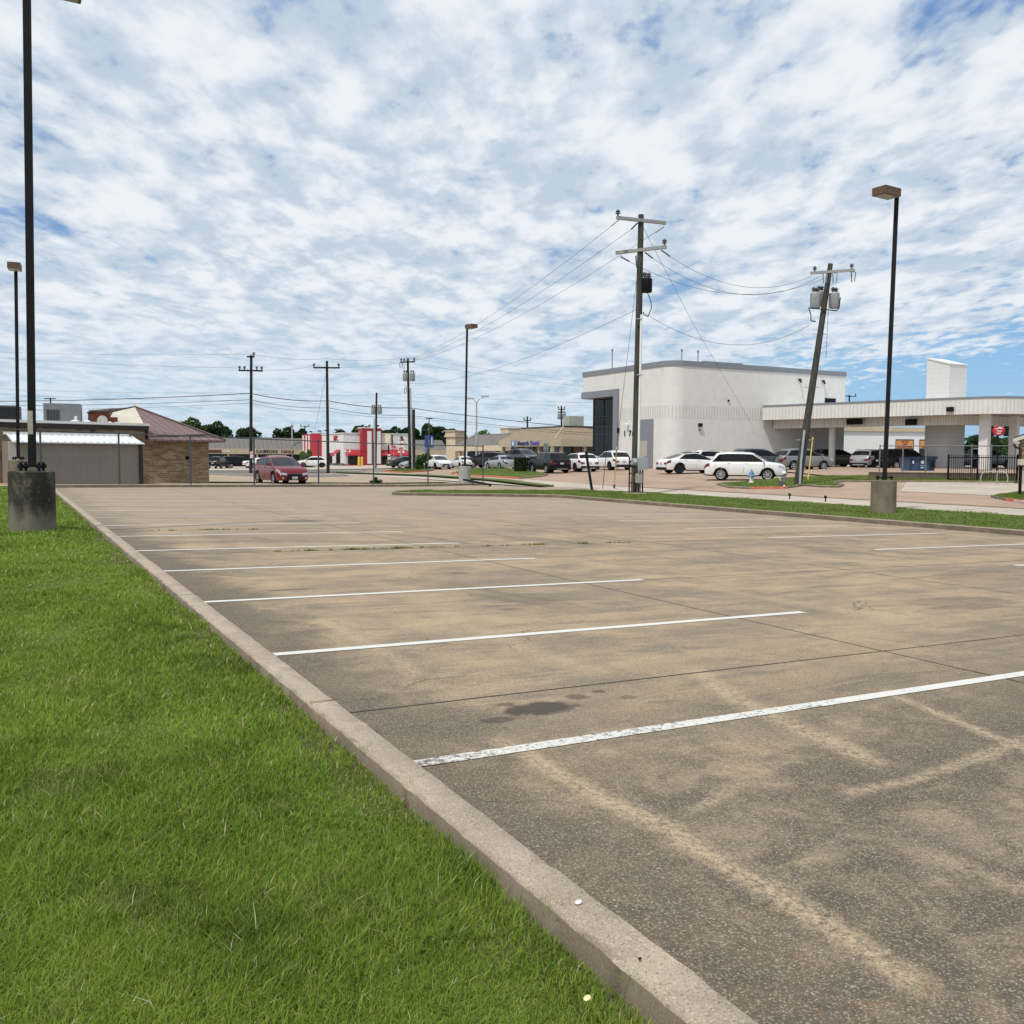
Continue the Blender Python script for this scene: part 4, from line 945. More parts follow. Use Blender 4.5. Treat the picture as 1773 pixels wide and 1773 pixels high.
# ------------------------------------------------------------------ utility poles
def insul(mb, p, s=1.0): mb.lathe([(.03*s, 0), (.03*s, .08*s), (.10*s, .09*s), (.04*s, .13*s), (.09*s, .16*s), (.03*s, .22*s)], 8, Matrix.Translation(p))
def upole(label, px_b, D, px_t, py_t, r0=.17, r1=.11, m=None, name='utility_pole'):
    x, y = xy(px_b, D); z = g(x, y); T = at(px_t, py_t, D)
    t = thing(name, label, 'utility pole', (x, y, z), 0, 'wooden utility poles along the streets')
    PW(MB().tube((x, y, z-.2), T, r0, r1, 14), 'pole', m or MWOOD, t, True)
    return t, Vector((x, y, z)), T
def arm(t, c, half, dl, dd, m=MARM, th=.10, ins=(), iu=1.0):
    # crossarm centred on world point c; direction given as right / depth components
    d = (RGT*dl+FWD*dd).normalized(); a, b = c-d*half, c+d*half
    PW(MB().box(c-FWD*.16, (half*2, th, th*1.15), math.atan2(d.y, d.x)), 'crossarm', m, t)
    for s in ins:
        mb = MB(); insul(mb, c-FWD*.16+d*half*s+Vector((0, 0, th*.5)), 1.1*iu); PW(mb, 'insulator', MINS, t)
    return a, b, d
def can(t, c, r=.26, h=.75, m=None, bush=2):
    mb = MB().lathe([(r*.9, -h/2), (r, -h/2+.04), (r, h/2-.05), (r*1.04, h/2-.04), (r*.85, h/2+.05)], 16, Matrix.Translation(c))
    o = PW(mb, 'transformer', m or MTRANS, t, True)
    b = MB()
    for i in range(bush): p = c+Vector((r*.45*(-1 if i % 2 else 1), 0, h/2)); insul(b, p, 1.5)
    ob = b.build('bushing', MINS, o)
    return o
def cutout(mb, p, s=1.0):
    mb.tube(p, p+Vector((.05, 0, -.38*s)), .035, n=6).tube(p+RGT*.02*s, p+RGT*.16*s+Vector((0, 0, -.06)), .02, n=5).tube(p+RGT*.16*s+Vector((0, 0, -.06)), p+RGT*.12*s+Vector((0, 0, -.36*s)), .025, n=5)
# main pole with two grey arms
t, mpB, mpT = upole('tall wooden utility pole with two grey crossarms and white conduit on the right verge', 1100, 43.6, 1110, 372, .20, .135)
def mp(py_): f = (at(1105, py_, 43.6).z-mpB.z)/(mpT.z-mpB.z); return mpB.lerp(mpT, f)
arm(t, mp(383), 1.32, 2.5, .95, th=.13, ins=(-.95,), iu=1.3); arm(t, mp(434), 1.28, 2.3, -1.35, th=.13, ins=(.93,), iu=1.3)
st = MB()
for a, b in (((1072, 380), (1058, 391)), ((1104, 386), (1093, 397)), ((1150, 392), (1135, 402)), ((1145, 433), (1160, 444)), ((1117, 437), (1130, 447)), ((1074, 444), (1090, 453))):
    st.tube(at(*a, 43.4), at(*b, 43.4), .035, n=6)
PW(st, 'strain_insulators', MINS, t)
cu_ = MB(); cutout(cu_, at(1101, 443, 43.3), 1.4); PW(cu_, 'fuse_cutout', MINS, t)
can(t, at(1119.5, 495, 43.6), .27, .62, MBLACK)
PW(MB().path([at(1121, 507, 43.5), at(1127, 522, 43.5), at(1128, 533, 43.5), at(1122, 548, 43.5), at(1115, 545, 43.5), at(1113, 540, 43.5)], .022, 6), 'drop_cable', MCABLE, t)
PW(MB().tube(at(1110.5, 545, 43.35), at(1104.5, 838, 43.35), .055, n=10), 'conduit', MWHITEP, t, True)
PW(MB().box(at(1108, 649, 43.3), (.34, .05, .04), -YAW).box(at(1106.5, 552, 43.3), (.3, .05, .04), -YAW), 'conduit_strap', MGALV, t)
# meter rack at its foot
def meter_rack():
    x, y = xy(1099, 42.9); z = g(x, y)+.1; a = -YAW
    t = thing('meter_rack', 'grey electric meter boxes on a black steel rack at the tall utility pole', 'utility box', (x, y, z), a)
    s = 43.0/FPX
    X = lambda p: (p-1099)*s
    Z = lambda p: (851-p)*s
    m = MB()
    for p in (1090, 1113): m.box((X(p), 0, Z(788)/2), (.06, .06, Z(788)))
    for q in (805, 816, 832): m.box((X(1101.5), -.02, Z(q)), (.66, .05, .05))
    m.build('rack', MBLACK, t)
    MB().box((X(1111.5), -.14, Z(799)), (.44, .24, .58)).build('meter_cabinet', MGALV, t); MB().box((X(1098), -.1, Z(795)), (.30, .16, .30)).build('meter_box', MGALV, t)
    MB().tube((X(1098.5), -.18, Z(794)), (X(1098.5), -.30, Z(794)), .095, n=14).build('meter_dial', mat('meter_glass', (.5, .52, .52), .15, .2, 20), t, True)
    MB().box((X(1106), -.10, Z(824)), (.33, .16, .44)).build('lower_box', mat('worn_box', (.30, .29, .26), .6, .2, 8), t)
    p = MB()
    for q in (1095, 1104, 1108.5): p.tube((X(q), -.04, 0), (X(q), -.04, Z(806)), .035, n=8)
    p.build('pipes', mat('rusty_pipe', (.12, .09, .075), .7, .25, 6), t)
    MB().box((X(1099), -.1, .015), (1.0, .6, .05)).build('slab', MSTREET, t)
meter_rack()
# leaning pole
t, lpB, lpT = upole('leaning mossy utility pole with grey transformers and pale conduit on the far grass island', 1381, 49.8, 1438, 457, .23, .135)
def lp(py_): f = (at(1400, py_, 49.8).z-lpB.z)/(lpT.z-lpB.z); return lpB.lerp(lpT, f)
arm(t, lp(471)+RGT*.12, 1.15, 2.2, -.9, th=.12, ins=(-.8, .85), iu=1.2)
cu_ = MB()
for p in ((1425, 472), (1442, 472), (1474, 470)): cutout(cu_, at(*p, 49.4), 1.5)
PW(cu_, 'fuse_cutout', MGREYT, t)
can(t, at(1411.5, 521, 49.8), .27, .80); can(t, at(1444.5, 521, 49.8), .27, .80); can(t, at(1420, 518, 50.3), .25, .78)
PW(MB().path([at(1455, 515, 49.6), at(1453, 533, 49.6), at(1448, 538, 49.6), at(1400, 533, 49.6), at(1404, 545, 49.6), at(1404, 555, 49.6), at(1412, 557, 49.6)], .03, 6), 'drop_cable', MCABLE, t)
PW(MB().path([at(1437, 475, 49.6), at(1433, 560, 49.6), at(1430, 620, 49.6)], .012, 5), 'ground_wire', MWIRE, t)
PW(MB().path([at(1393, 745, 49.55), at(1387, 800, 49.5), at(1385, 839, 49.4)], .06, 8), 'conduit', MGALV, t, True)
st = MB()
for q in (578, 670, 762):
    c = lp(q); st.tube(c-RGT*.42, c+RGT*.40, .022, n=5)
PW(st, 'step_bolts', MGALV, t)
# farther poles
def far_pole(label, pb, D, pt, arms, cans=(), m=MWOODD, r=.16, rb=.12, extra=None):
    t, B, T = upole(label, pb, D, pt[0], pt[1], r, rb, m)
    for py_, half, dl, dd, ins in arms:
        f = (at(pb, py_, D).z-B.z)/(T.z-B.z); arm(t, B.lerp(T, f), half, dl, dd, MTRIM if D > 70 else MARM, .12, ins, 1.5)
    for px_, py_ in cans: can(t, at(px_, py_, D), .30, .85)
    return t, B, T
far_pole('black utility pole with one slanted crossarm left of the red restaurant', 434, 85, (435, 615), ((642, 1.1, 2.0, .4, (-.9, -.5, .5, .9)), (618, .35, 1, .2, (.8,))))
far_pole('black utility pole with level crossarm standing before the red restaurant', 568, 89, (566, 625), ((637, 1.3, 2.4, 0, (-.95, .9)),))
t, pB, pT = far_pole('utility pole with grey transformer cans and pale conduit beside the stop sign', 710, 100, (706, 620), ((627, .9, 1.4, -.6, (-.9, -.5, .1, .9)),), ((702, 653), (714, 653)))
PW(MB().tube(at(710.5, 672, 99.7), at(714, 812, 99.7), .09, n=8), 'conduit', MGALV, t, True)
cu_ = MB()
for p in ((692, 628), (697, 629), (703, 668), (700, 672)): cutout(cu_, at(*p, 99.6), 1.6)
PW(cu_, 'fuse_cutout', MINS, t)
far_pole('short black stub pole right of the pole with transformer cans', 716.5, 104, (716, 709), (), r=.19, rb=.17)
t, _, _ = far_pole('utility pole with two transformers in front of the red restaurant tower', 650, 118, (652, 680), (), ((646.5, 711), (657.5, 711)), m=MWOODD)
PW(MB().tube(at(648.5, 725, 117.6), at(648.5, 812, 117.6), .13, n=8), 'conduit', MGALV, t, True)
far_pole('distant pole with small crossbar above the slate grey rooftop unit', 88, 130, (87.5, 689), ((690.5, .8, 1.6, 0, ()),), r=.12, rb=.1)
far_pole('distant pole with wide double crossarm left of the red restaurant roof', 528, 190, (528, 737), ((738, 1.0, 1.8, .2, (-.8, .8)),), r=.15)
far_pole('distant bare pole with small head behind the white crossover', 506, 170, (505.5, 733), ((738, .35, 1, 0, ()),), r=.14, m=MGALV)
far_pole('thin distant pole rising behind the dental office roof at its left', 913.5, 135, (913, 721), ((728, .55, 1, 0, (-.9, .9)),), r=.13)
far_pole('distant pole with two transformer cans behind the dental office roof', 973, 135, (972, 703), ((709, .5, 1, 0, (-.9, .9)),), ((968.5, 721), (976.5, 721)), r=.14)
far_pole('distant pole with braced crossarm right of the white building roof', 1471, 150, (1470.5, 684), ((686, 1.15, 2.2, .2, (-.85, .85)),), r=.16)
def street_light():
    x, y = xy(825, 120); t = thing('street_light', 'slender grey street light with two outstretched curved arms', 'street light', (x, y, g(x, y)))
    PW(MB().tube((x, y, g(x, y)), at(825, 697, 120), .14, .09, 10), 'pole', MGALV, t, True)
    for s, e in ((-1, (815, 690)), (1, (838, 686.5))):
        o = PW(MB().path([at(825, 697, 120), at(825+s*5, 691, 120), at(*e, 120)], .06, 6), 'arm', MGALV, t)
        c = at(e[0]+s*2, e[1], 120); PW(MB().box(c, (.95, .35, .2), -YAW), 'lamp_head', MGALV, t)
street_light()
# ------------------------------------------------------------------ wires
def wire(label, pts, sag, r=.0095, m=None, n=12, group='overhead wires'):
    P = []
    for a, b in zip(pts[:-1], pts[1:]):
        for i in range(n): f = i/n; p = a.lerp(b, f); p.z -= sag*4*f*(1-f); P.append(p)
    P.append(pts[-1]); mb = MB(); mb.path(P, r, 5)
    return tag(mb.build('power_line', m or MWIRE), label, 'power line', group)
w = wire
w('upper left wire from the tall pole top crossarm down to the transformer can pole', [at(1058, 392, 43.4), at(692, 627, 100)], .9)
w('middle wire from the tall pole top crossarm down to the transformer can pole', [at(1093, 397, 43.5), at(700, 626, 100)], .9)
w('lowest wire from the tall pole top crossarm, starting at its right end', [at(1135, 402, 43.9), at(714, 625, 100)], .9)
w('neutral wire leaving the tall pole leftwards below its black can', [at(1100, 537, 43.6), at(707, 664, 100)], 1.0)
w('sagging wire from the lower crossarm right end to the leaning pole', [at(1160, 444, 42.9), at(1405, 478, 49.5)], 1.0)
w('sagging wire from the tall pole centre to the leaning pole', [at(1130, 447, 43.4), at(1421, 478, 49.8)], 1.35)
w('sagging wire from the lower crossarm left end to the leaning pole', [at(1090, 453, 43.9), at(1441, 476, 50.2)], 1.3)
w('low sagging neutral wire between the tall pole and the leaning pole', [at(1114, 541, 43.6), at(1402, 563, 49.8)], 1.3)
w('steep service wire from the tall pole to the white building wall', [at(1113, 392, 43.6), at(1200, 560, 62), at(1303, 737, 85.6)], 0.02)
w('top roadside wire running over all the left poles', [at(-90, 606, 105), at(436, 613, 85), at(566, 621, 89), at(706, 619, 100), at(1120, 672, 125)], .25)
w('second roadside wire just under the top one', [at(-90, 612, 107), at(415, 637, 85.3), at(543, 634, 89), at(700, 627, 100), at(1120, 680, 126)], .3)
w('thick black telephone cable over the street', [at(-90, 694.5, 105), at(434, 681, 84.6), at(568, 694, 88.6), at(708, 706, 99.6), at(1110, 748, 108)], .25, .035, MCABLE)
w('second telephone cable below the thick black one', [at(-90, 701, 105), at(434, 692, 84.6), at(568, 706, 88.6), at(708, 719, 99.6), at(1110, 755, 108)], .25, .022, MCABLE)
w('thinnest and lowest telephone cable over the street', [at(-90, 709, 105), at(434, 698, 84.6), at(568, 711.5, 88.6), at(708, 722.5, 99.6), at(1110, 759, 108)], .25, .014, MCABLE)
w('faint far wire high behind the left poles', [at(-90, 668, 170), at(400, 680, 175), at(700, 681, 180), at(1120, 698, 185)], .5, .016)
w('faint far wire low behind the left poles', [at(-90, 676, 170), at(400, 693, 175), at(700, 694, 180), at(1120, 700, 185)], .5, .016)
w('guy wire from the tall pole to the yellow guard tube', [at(1104, 470, 43.5), at(1068, 770, 44.2)], 0, .010)
w('guy strand beside the stripes of the red restaurant from the black pole', [at(565, 645, 89), at(545, 745, 100)], 0, .012)
# ------------------------------------------------------------------ street furniture
def gz(x, y): return g(x, y)
def guard():
    a, b = at(1068, 770, 44.2), G(1063.5, 842, .1); b.z = g(b.x, b.y)+.1
    t = thing('guy_guard', 'yellow guard tube over the guy wire beside the tall utility pole', 'guy guard', b)
    PW(MB().tube(b, b.lerp(a, .93), .035, n=8), 'tube', mat('faded_yellow', (.62, .52, .26), .6, .08, 5), t, True); PW(MB().tube(b-Vector((0, 0, .1)), b.lerp(a, .05), .05, n=8), 'anchor', MTRIM, t)
guard()
def stub():
    p = G(1025, 845, .11); p.z = g(p.x, p.y)+.1; D = CF.dot(p-Vector((0, 0, HC)))
    t = thing('leaning_post', 'short black post leaning left in the verge beside the white cars', 'post', p)
    top = at(1014.5, 782, D); PW(MB().tube(p-Vector((0, 0, .1)), top, .075, .07, 10), 'post', MBLACK, t); PW(MB().box(top.lerp(p, .08), (.14, .2, .25), -YAW), 'cap', MBLACK, t)
    q = G(1043.5, 846, .11); q.z = g(q.x, q.y)+.1; D = CF.dot(q-Vector((0, 0, HC)))
    t = thing('marker_stake', 'thin dark stake standing between the leaning black post and the yellow guard tube', 'stake', q)
    tp = at(1051, 770, D); PW(MB().tube(q, tp, .018, n=6), 'stake', MTRIM, t); PW(MB().box(tp, (.05, .02, .12), -YAW), 'tip', MTRIM, t)
stub()
def hydrant():
    p = G(1301, 836, .11); z = g(p.x, p.y)+.11
    t = thing('fire_hydrant', 'white fire hydrant with blue bonnet on the grass island', 'fire hydrant', (p.x, p.y, z), -YAW)
    blue = mat('hydrant_blue', (.06, .23, .44), .5, .12, 10)
    MB().lathe([(.17, 0), (.17, .05), (.11, .07), (.105, .42), (.14, .44), (.14, .47)], 14).build('barrel', MWHITEP, t, True)
    MB().lathe([(.145, .47), (.145, .52), (.12, .60), (.07, .68), (.035, .70), (.035, .77), (.0, .78)], 14, caps=False).build('bonnet', blue, t, True)
    for a, b, r in (((-.1, 0, .38), (-.21, 0, .38), .06), ((.1, 0, .38), (.21, 0, .38), .06), ((0, -.1, .34), (0, -.2, .34), .075)): MB().tube(a, b, r, n=10).build('outlet_cap', blue, t, True)
hydrant()
def bollard_thing():
    p = G(1357, 842, .11); z = g(p.x, p.y)+.1; s = 49/FPX
    t = thing('pipe_stand', 'grey capped pipe stub with bent white conduit left of the leaning pole', 'pipe', (p.x, p.y, z), -YAW)
    MB().tube((0, 0, 0), (.04, 0, .68), .075, n=10).build('pipe', mat('dull_steel', (.14, .15, .14), .5, .15, 8), t, True); MB().lathe([(.11, .66), (.12, .72), (.06, .80)], 10).build('cap', MWHITEP, t, True)
    MB().path([(-.30, 0, .52), (-.2, -.05, .36), (-.14, -.05, .22), (-.12, -.05, .05)], .025, 6).build('conduit', MWHITEP, t); MB().box((-.2, -.04, .15), (.2, .16, .3)).build('box', mat('rusty_pipe', (.12, .09, .075)), t); MB().lathe([(.02, -.02), (.06, .03), (.02, .09)], 8, Matrix.Translation((-.1, -.4, 0))).build('white_cap', MWHITEP, t)
bollard_thing()
def ystake():
    p = G(1399, 831, .1); z = g(p.x, p.y)+.1; D = CF.dot(Vector((p.x, p.y, z))-Vector((0, 0, HC)))
    t = thing('cable_marker', 'tall thin yellow marker stake right of the leaning utility pole', 'marker', (p.x, p.y, z))
    PW(MB().tube((p.x, p.y, z), at(1407.5, 757, D), .035, n=8), 'stake', MYEL, t)
    PW(MB().box(at(1407, 760, D-.05), (.09, .04, .12), -YAW), 'cap', MYEL, t)
ystake()
for (px_, py_), lb in (((1367, 864), 'small black verge sprinkler nearest below the pipe stub'), ((1429, 868.5), 'small black verge sprinkler between the pipe stub and the right lamp post')):
    p = G(px_, py_, .1); t = thing('sprinkler', lb, 'sprinkler', (p.x, p.y, g(p.x, p.y)+.1), 0, 'sprinklers in the right verge')
    MB().tube((0, 0, 0), (.02, 0, .13), .025, n=8).build('riser', MBLACK, t); MB().lathe([(.03, .12), (.055, .15), (.05, .22), (.02, .24)], 10).build('head', MBLACK, t)
def sign_post(name, label, px_, D, py_top, build, r=.035, m=MGALV):
    x, y = xy(px_, D); z = g(x, y); t = thing(name, label, 'sign', (x, y, z), -YAW)
    h = zat(py_top, D, px_)-z; MB().tube((0, 0, -.1), (0, 0, h), r, n=8).build('post', m, t); build(t, h); return t
def stop(t, h):
    o = [(.4*math.cos(R_(22.5+45*i)), .4*math.sin(R_(22.5+45*i))) for i in range(8)]; k = MB()
    M = face_M((0, -.05, h-.42), (1, 0, 0))
    k.add([M@Vector((x, y, 0)) for x, y in o]+[M@Vector((x, y, -.02)) for x, y in o], [tuple(range(8)), tuple(range(15, 7, -1))]+[(i, (i+1) % 8, 8+(i+1) % 8, 8+i) for i in range(8)])
    p = k.build('stop_panel', mat('stop_red', (.50, .03, .04), .5, .05, 4), t); text_mesh('lettering', 'STOP', .30, MWHITE, p, face_M((0, -.075, h-.42), (1, 0, 0)), .005)
sign_post('stop_sign', 'red octagonal stop sign in front of the red restaurant', 682, 117, 771.5, stop)
def blank(w_, h_, m, words=None, sz=.1, mt_=None):
    def f(t, h):
        p = MB().box((0, -.05, h-h_/2), (w_, .03, h_)).build('panel', m, t)
        if words:
            for j, wd in enumerate(words): text_mesh('lettering', wd, sz, mt_, p, face_M((0, -.075, h-.16-j*sz*1.2), (1, 0, 0)), .003)
    return f
sign_post('road_sign', 'small grey sign seen from behind above the black parked SUV', 945, 77, 768, blank(.42, .62, mat('sign_back', (.16, .19, .19), .5, .1, 4)))
def notice():
    p = at(437, 787.5, 84.7); t = thing('notice_board', 'small pale pink notice fixed to the black pole behind the red car', 'notice', p, -YAW)
    o = MB().box((0, 0, 0), (.42, .03, .62)).build('panel', mat('pink_notice', (.62, .45, .48), .6, .05, 4), t)
    for j, wd in enumerate(('NO', 'PARKING')): text_mesh('lettering', wd, .085, MMAROON, o, face_M((0, -.018, .2-.12*j), (1, 0, 0)), .002)
notice()
def banners():
    x, y = xy(743, 118); z = g(x, y); t = thing('banner_pole', 'lamp pole with two blue hanging banners behind the front facing white SUV', 'banner pole', (x, y, z), -YAW)
    h = zat(725, 118, 743)-z; s = 118/FPX
    MB().tube((0, 0, 0), (0, 0, h), .09, .06, 8).build('pole', MMAROON if False else mat('dull_pole', (.12, .09, .09), .6, .1, 4), t, True); MB().box((0, 0, h), (.9, .3, .1)).build('lamp_head', MTRIM, t)
    blue = mat('banner_blue', (.025, .06, .26), .6, .08, 3)
    for px_, w_ in ((738.5, 6.5), (747.5, 6)):
        o = MB().box(((px_-743)*s, 0, zat(764.5, 118, 743)-z), (w_*s, .04, 21*s)).build('banner', blue, t)
        if px_ > 743: MB().box(((px_-742.7)*s, -.03, zat(764.5, 118, 743)-z), (1.6*s, .02, 14*s)).build('stripe', MWHITE, o)
    MB().box((-5*s, 0, zat(780, 118, 743)-z), (5*s, .04, 6*s)).build('small_banner', mat('banner_sky', (.06, .16, .32), .6, .08, 3), t)
banners()
def flag():
    x, y = xy(694, 138); z = g(x, y); t = thing('flag', 'limp red and white striped flag on a pole right of the red restaurant', 'flag', (x, y, z), -YAW)
    h = zat(752, 138, 694)-z; s = 138/FPX; MB().tube((0, 0, 0), (0, 0, h), .05, n=8).build('pole', MGALV, t)
    red = mat('flag_red', (.42, .05, .06), .8, .05, 3); z1 = h-.3
    for i in range(6):
        MB().add([(-.05-.12*i*.3, -.06*(i % 2), z1-.1-i*.32), (.55-.12*i*.4, .05, z1-.05-i*.32), (.5-.12*i*.4, 0, z1-.37-i*.32), (-.1-.12*i*.3, -.06*((i+1) % 2), z1-.42-i*.32)], [(0, 1, 2, 3)]).build('stripe', red if i % 2 else MWHITE, t)
    MB().box((.15, -.07, z1-.2), (.4, .02, .4)).build('canton', MNAVY, t)
flag()
for px_, lb in ((621.5, 'left one of two yellow bollards before the red restaurant'), (626.5, 'right one of two yellow bollards before the red restaurant')):
    x, y = xy(px_, 136); t = thing('bollard', lb, 'bollard', (x, y, g(x, y)), 0, 'yellow bollards at the restaurant')
    MB().tube((0, 0, 0), (0, 0, 1.35), .17, n=12).lathe([(.17, 1.35), (.10, 1.43), (0, 1.45)], 12, caps=False).build('post', MYEL, t, True); MB().tube((0, 0, -.02), (0, 0, .05), .2, n=12).build('collar', MSTREET, t)
def menu():
    x, y = xy(673, 137); z = g(x, y); t = thing('menu_sign', 'cream sign box on a dark post above a narrow white menu board at the restaurant', 'sign', (x, y, z), -YAW); s = 137/FPX
    Z = lambda p: zat(p, 137, 673)-z
    MB().tube((0, 0, 0), (0, 0, Z(770)), .12, n=8).build('post', MTRIM, t); MB().box((-.1, 0, Z(761)), (9*s, .35, 19*s)).build('sign_box', mat('cream_sign', (.62, .56, .38), .6, .15, 2), t)
    MB().box((6*s, 0, Z(762)), (2.2*s, .3, 20*s)).build('side_panel', MBLACK, t); MB().box((.1, -.3, Z(796)), (4.5*s, .15, 19*s)).build('menu_board', MWHITE, t)
    for j, m_ in enumerate((MTRIM, MYEL, MMAROON, MTRIM)): MB().box((.1, -.39, Z(790+j*4)), (3*s, .03, 2*s)).build('menu_item', m_, t)
menu()
for (px_, py_), lb in (((602, 782), 'left white globe pair lamp before the restaurant'), ((695, 783), 'right white globe pair lamp beyond the restaurant sign')):
    x, y = xy(px_, 134); z = g(x, y); t = thing('globe_lamp', lb, 'lamp', (x, y, z), -YAW, 'globe lamps at the restaurant')
    h = zat(py_, 134, px_)-z; MB().tube((0, 0, 0), (0, 0, h), .05, n=6).box((0, 0, h), (.7, .05, .05)).build('post', MGALV, t)
    for s in (-.32, .32): MB().lathe([(.04, -.1), (.15, -.05), (.17, .04), (.10, .14), (0, .18)], 10, Matrix.Translation((s, 0, h)), False).build('globe', MWHITEP, t, True)
def round_sign():
    x, y = xy(1727, 175); z = g(x, y); t = thing('restaurant_sign', 'round red restaurant sign with white roof emblem seen under the canopy', 'sign', (x, y, z), hdg(90)-.05); s = 175/FPX
    Z = lambda p: zat(p, 175, 1727)-z
    MB().tube((0, .3, 0), (0, .3, Z(755)), .25, n=8).build('post', MTRIM, t)
    mr = mat('sign_red', (.48, .02, .035), .5, .05, 3); c = Z(746)
    p = MB().lathe([(1.02, -.15), (1.1, -.1), (1.1, .1), (1.02, .15)], 28, Matrix.Translation((0, 0, c))@Matrix.Rotation(R_(90), 4, 'X')@Matrix.Diagonal((1.06, .92, 1, 1))).build('red_disc', mr, t, True)
    MB().box((-1.6, .1, c), (1.6, .2, 2.1)).box((1.8, .1, c), (1.6, .2, 2.1)).build('side_panel', MTRIM, t)
    k = face_M((0, -.19, c+.25), (1, 0, 0)); prof = [(-.75, -.12), (-.62, .18), (-.2, .26), (-.05, .50), (.35, .50), (.5, .26), (.75, .18), (.7, .08), (0, .16), (-.6, .02)]
    MB().add([k@Vector((a, b, 0)) for a, b in prof], [(0, 1, 2, 8, 9), (2, 3, 4, 5, 8), (5, 6, 7, 8)]).build('roof_emblem', MWHITE, p)
    text_mesh('lettering', 'Pizza', .5, MWHITE, p, face_M((0, -.19, c-.05), Vector((1, 0, .25))), .01); text_mesh('lettering', 'Hut', .5, MWHITE, p, face_M((-.05, -.19, c-.48), Vector((1, 0, .25))), .01)
round_sign()
# low wall, fences, dumpster at the right
def line_pts(pa, Da, pb, Db): return Vector((*xy(pa, Da), 0)), Vector((*xy(pb, Db), 0))
WA, WB = line_pts(1505, 54.5, 1800, 51.5)
def low_wall():
    d = (WB-WA); L = d.length; t = thing('retaining_wall', 'low stained concrete retaining wall beneath the fences at the right', 'wall', (WA.x, WA.y, .1), math.atan2(d.y, d.x))
    MB().box((L/2, .15, .27), (L, .3, .58)).build('wall', m_base('wall_concrete', (.145, .12, .088), (.075, .063, .048), .7), t); MB().box((L/2, .15, .57), (L+.02, .34, .05)).build('cap', MKERBD, t)
low_wall()
sheet('raised_drive', [(WA.x-.2, WA.y+.1), (WB.x, WB.y+.25), (78, 36), (80, 58), (62, 62), (52, 52)], .10, MPINK, 4)
MFQ = mat('fence_steel', (.20, .21, .22), .5, .1, 6, .3)
def chain_fence(name, label, pts_px, D0, D1, zb, ht, rail=True, pre=None):
    p0, p1 = pts_px[0], pts_px[-1]; A = Vector((*xy(p0, D0), 0)); t = thing(name, label, 'fence', (A.x, A.y, 0))
    tops = []
    for i, p in enumerate(pts_px):
        D = D0+(D1-D0)*(p-p0)/(p1-p0); x, y = xy(p, D); z = zb if zb is not None else g(x, y)
        PW(MB().tube((x, y, z-.1), (x, y, z+ht), .036, n=8).lathe([(.045, 0), (.04, .05), (0, .07)], 8, Matrix.Translation((x, y, z+ht)), False), 'post', MFQ, t); tops.append(Vector((x, y, z+ht-.02)))
    PW(MB().path(tops, .028, 6), 'top_rail', MFQ, t)
    return t
MFP = mat('dull_fence_steel', (.075, .085, .10), .5, .12, 6, .3)
chain_fence('wire_fence', 'tall wire fence posts with thin top rail on top of the right retaining wall', (1523, 1563, 1603, 1643, 1682, 1716, 1757), 54.6, 52.3, .62, 1.65)
def back_fence():
    t = None; tops = []
    q = .75
    A = loc2(*(-12, q)); t = thing('wire_fence', 'long fence of thin steel posts and top rail along the far car park kerb', 'fence', (A[0], A[1], 0))
    for p in (-60, 73, 208, 331, 441, 552, 647, 741, 836):
        s, D = uv(p, q); x, y = loc2(s, q); z = g(x, y)+.05; ht = 2.42
        if p > 0: PW(MB().tube((x, y, z-.1), (x, y, z+ht), .042, n=8).lathe([(.05, 0), (.045, .05), (0, .08)], 8, Matrix.Translation((x, y, z+ht)), False), 'post', MFP, t)
        tops.append(Vector((x, y, z+ht-.03)))
    PW(MB().path(tops, .028, 6), 'top_rail', MFP, t)
back_fence()
def iron_fence():
    A, B = line_pts(1642, 51.5, 1762, 50.0); d = (B-A); L = d.length; t = thing('iron_fence', 'black iron picket fence in front of the low wall at the right', 'fence', (A.x, A.y, g(A.x, A.y)), math.atan2(d.y, d.x))
    for x in (0, L*.43, L*.71, L): MB().box((x, 0, .78), (.09, .09, 1.56)).build('post', MBLACK, t)
    MB().box((L/2, 0, 1.38), (L, .04, .05)).box((L/2, 0, .16), (L, .04, .05)).build('rail', MBLACK, t)
    m = MB(); n = int(L/.105)
    for i in range(n): m.box((L*(i+.5)/n, 0, .78), (.03, .03, 1.5))
    m.build('pickets', MBLACK, t)
iron_fence()
def hoop():
    A, B = line_pts(1698, 48.5, 1746, 47.5); d = B-A; L = d.length; t = thing('pipe_rail', 'bent grey pipe handrail in front of the black iron fence', 'handrail', (A.x, A.y, g(A.x, A.y)), math.atan2(d.y, d.x))
    MB().path([(0, 0, 0), (.05, 0, .45), (.12, 0, .6), (.28, 0, .68), (L-.25, 0, .70), (L-.08, 0, .62), (L, 0, .4), (L-.02, 0, 0)], .03, 8).build('rail', MGALV, t, True); MB().tube((L*.6, 0, 0), (L*.62, 0, .68), .03, n=8).build('middle_post', MGALV, t)
hoop()
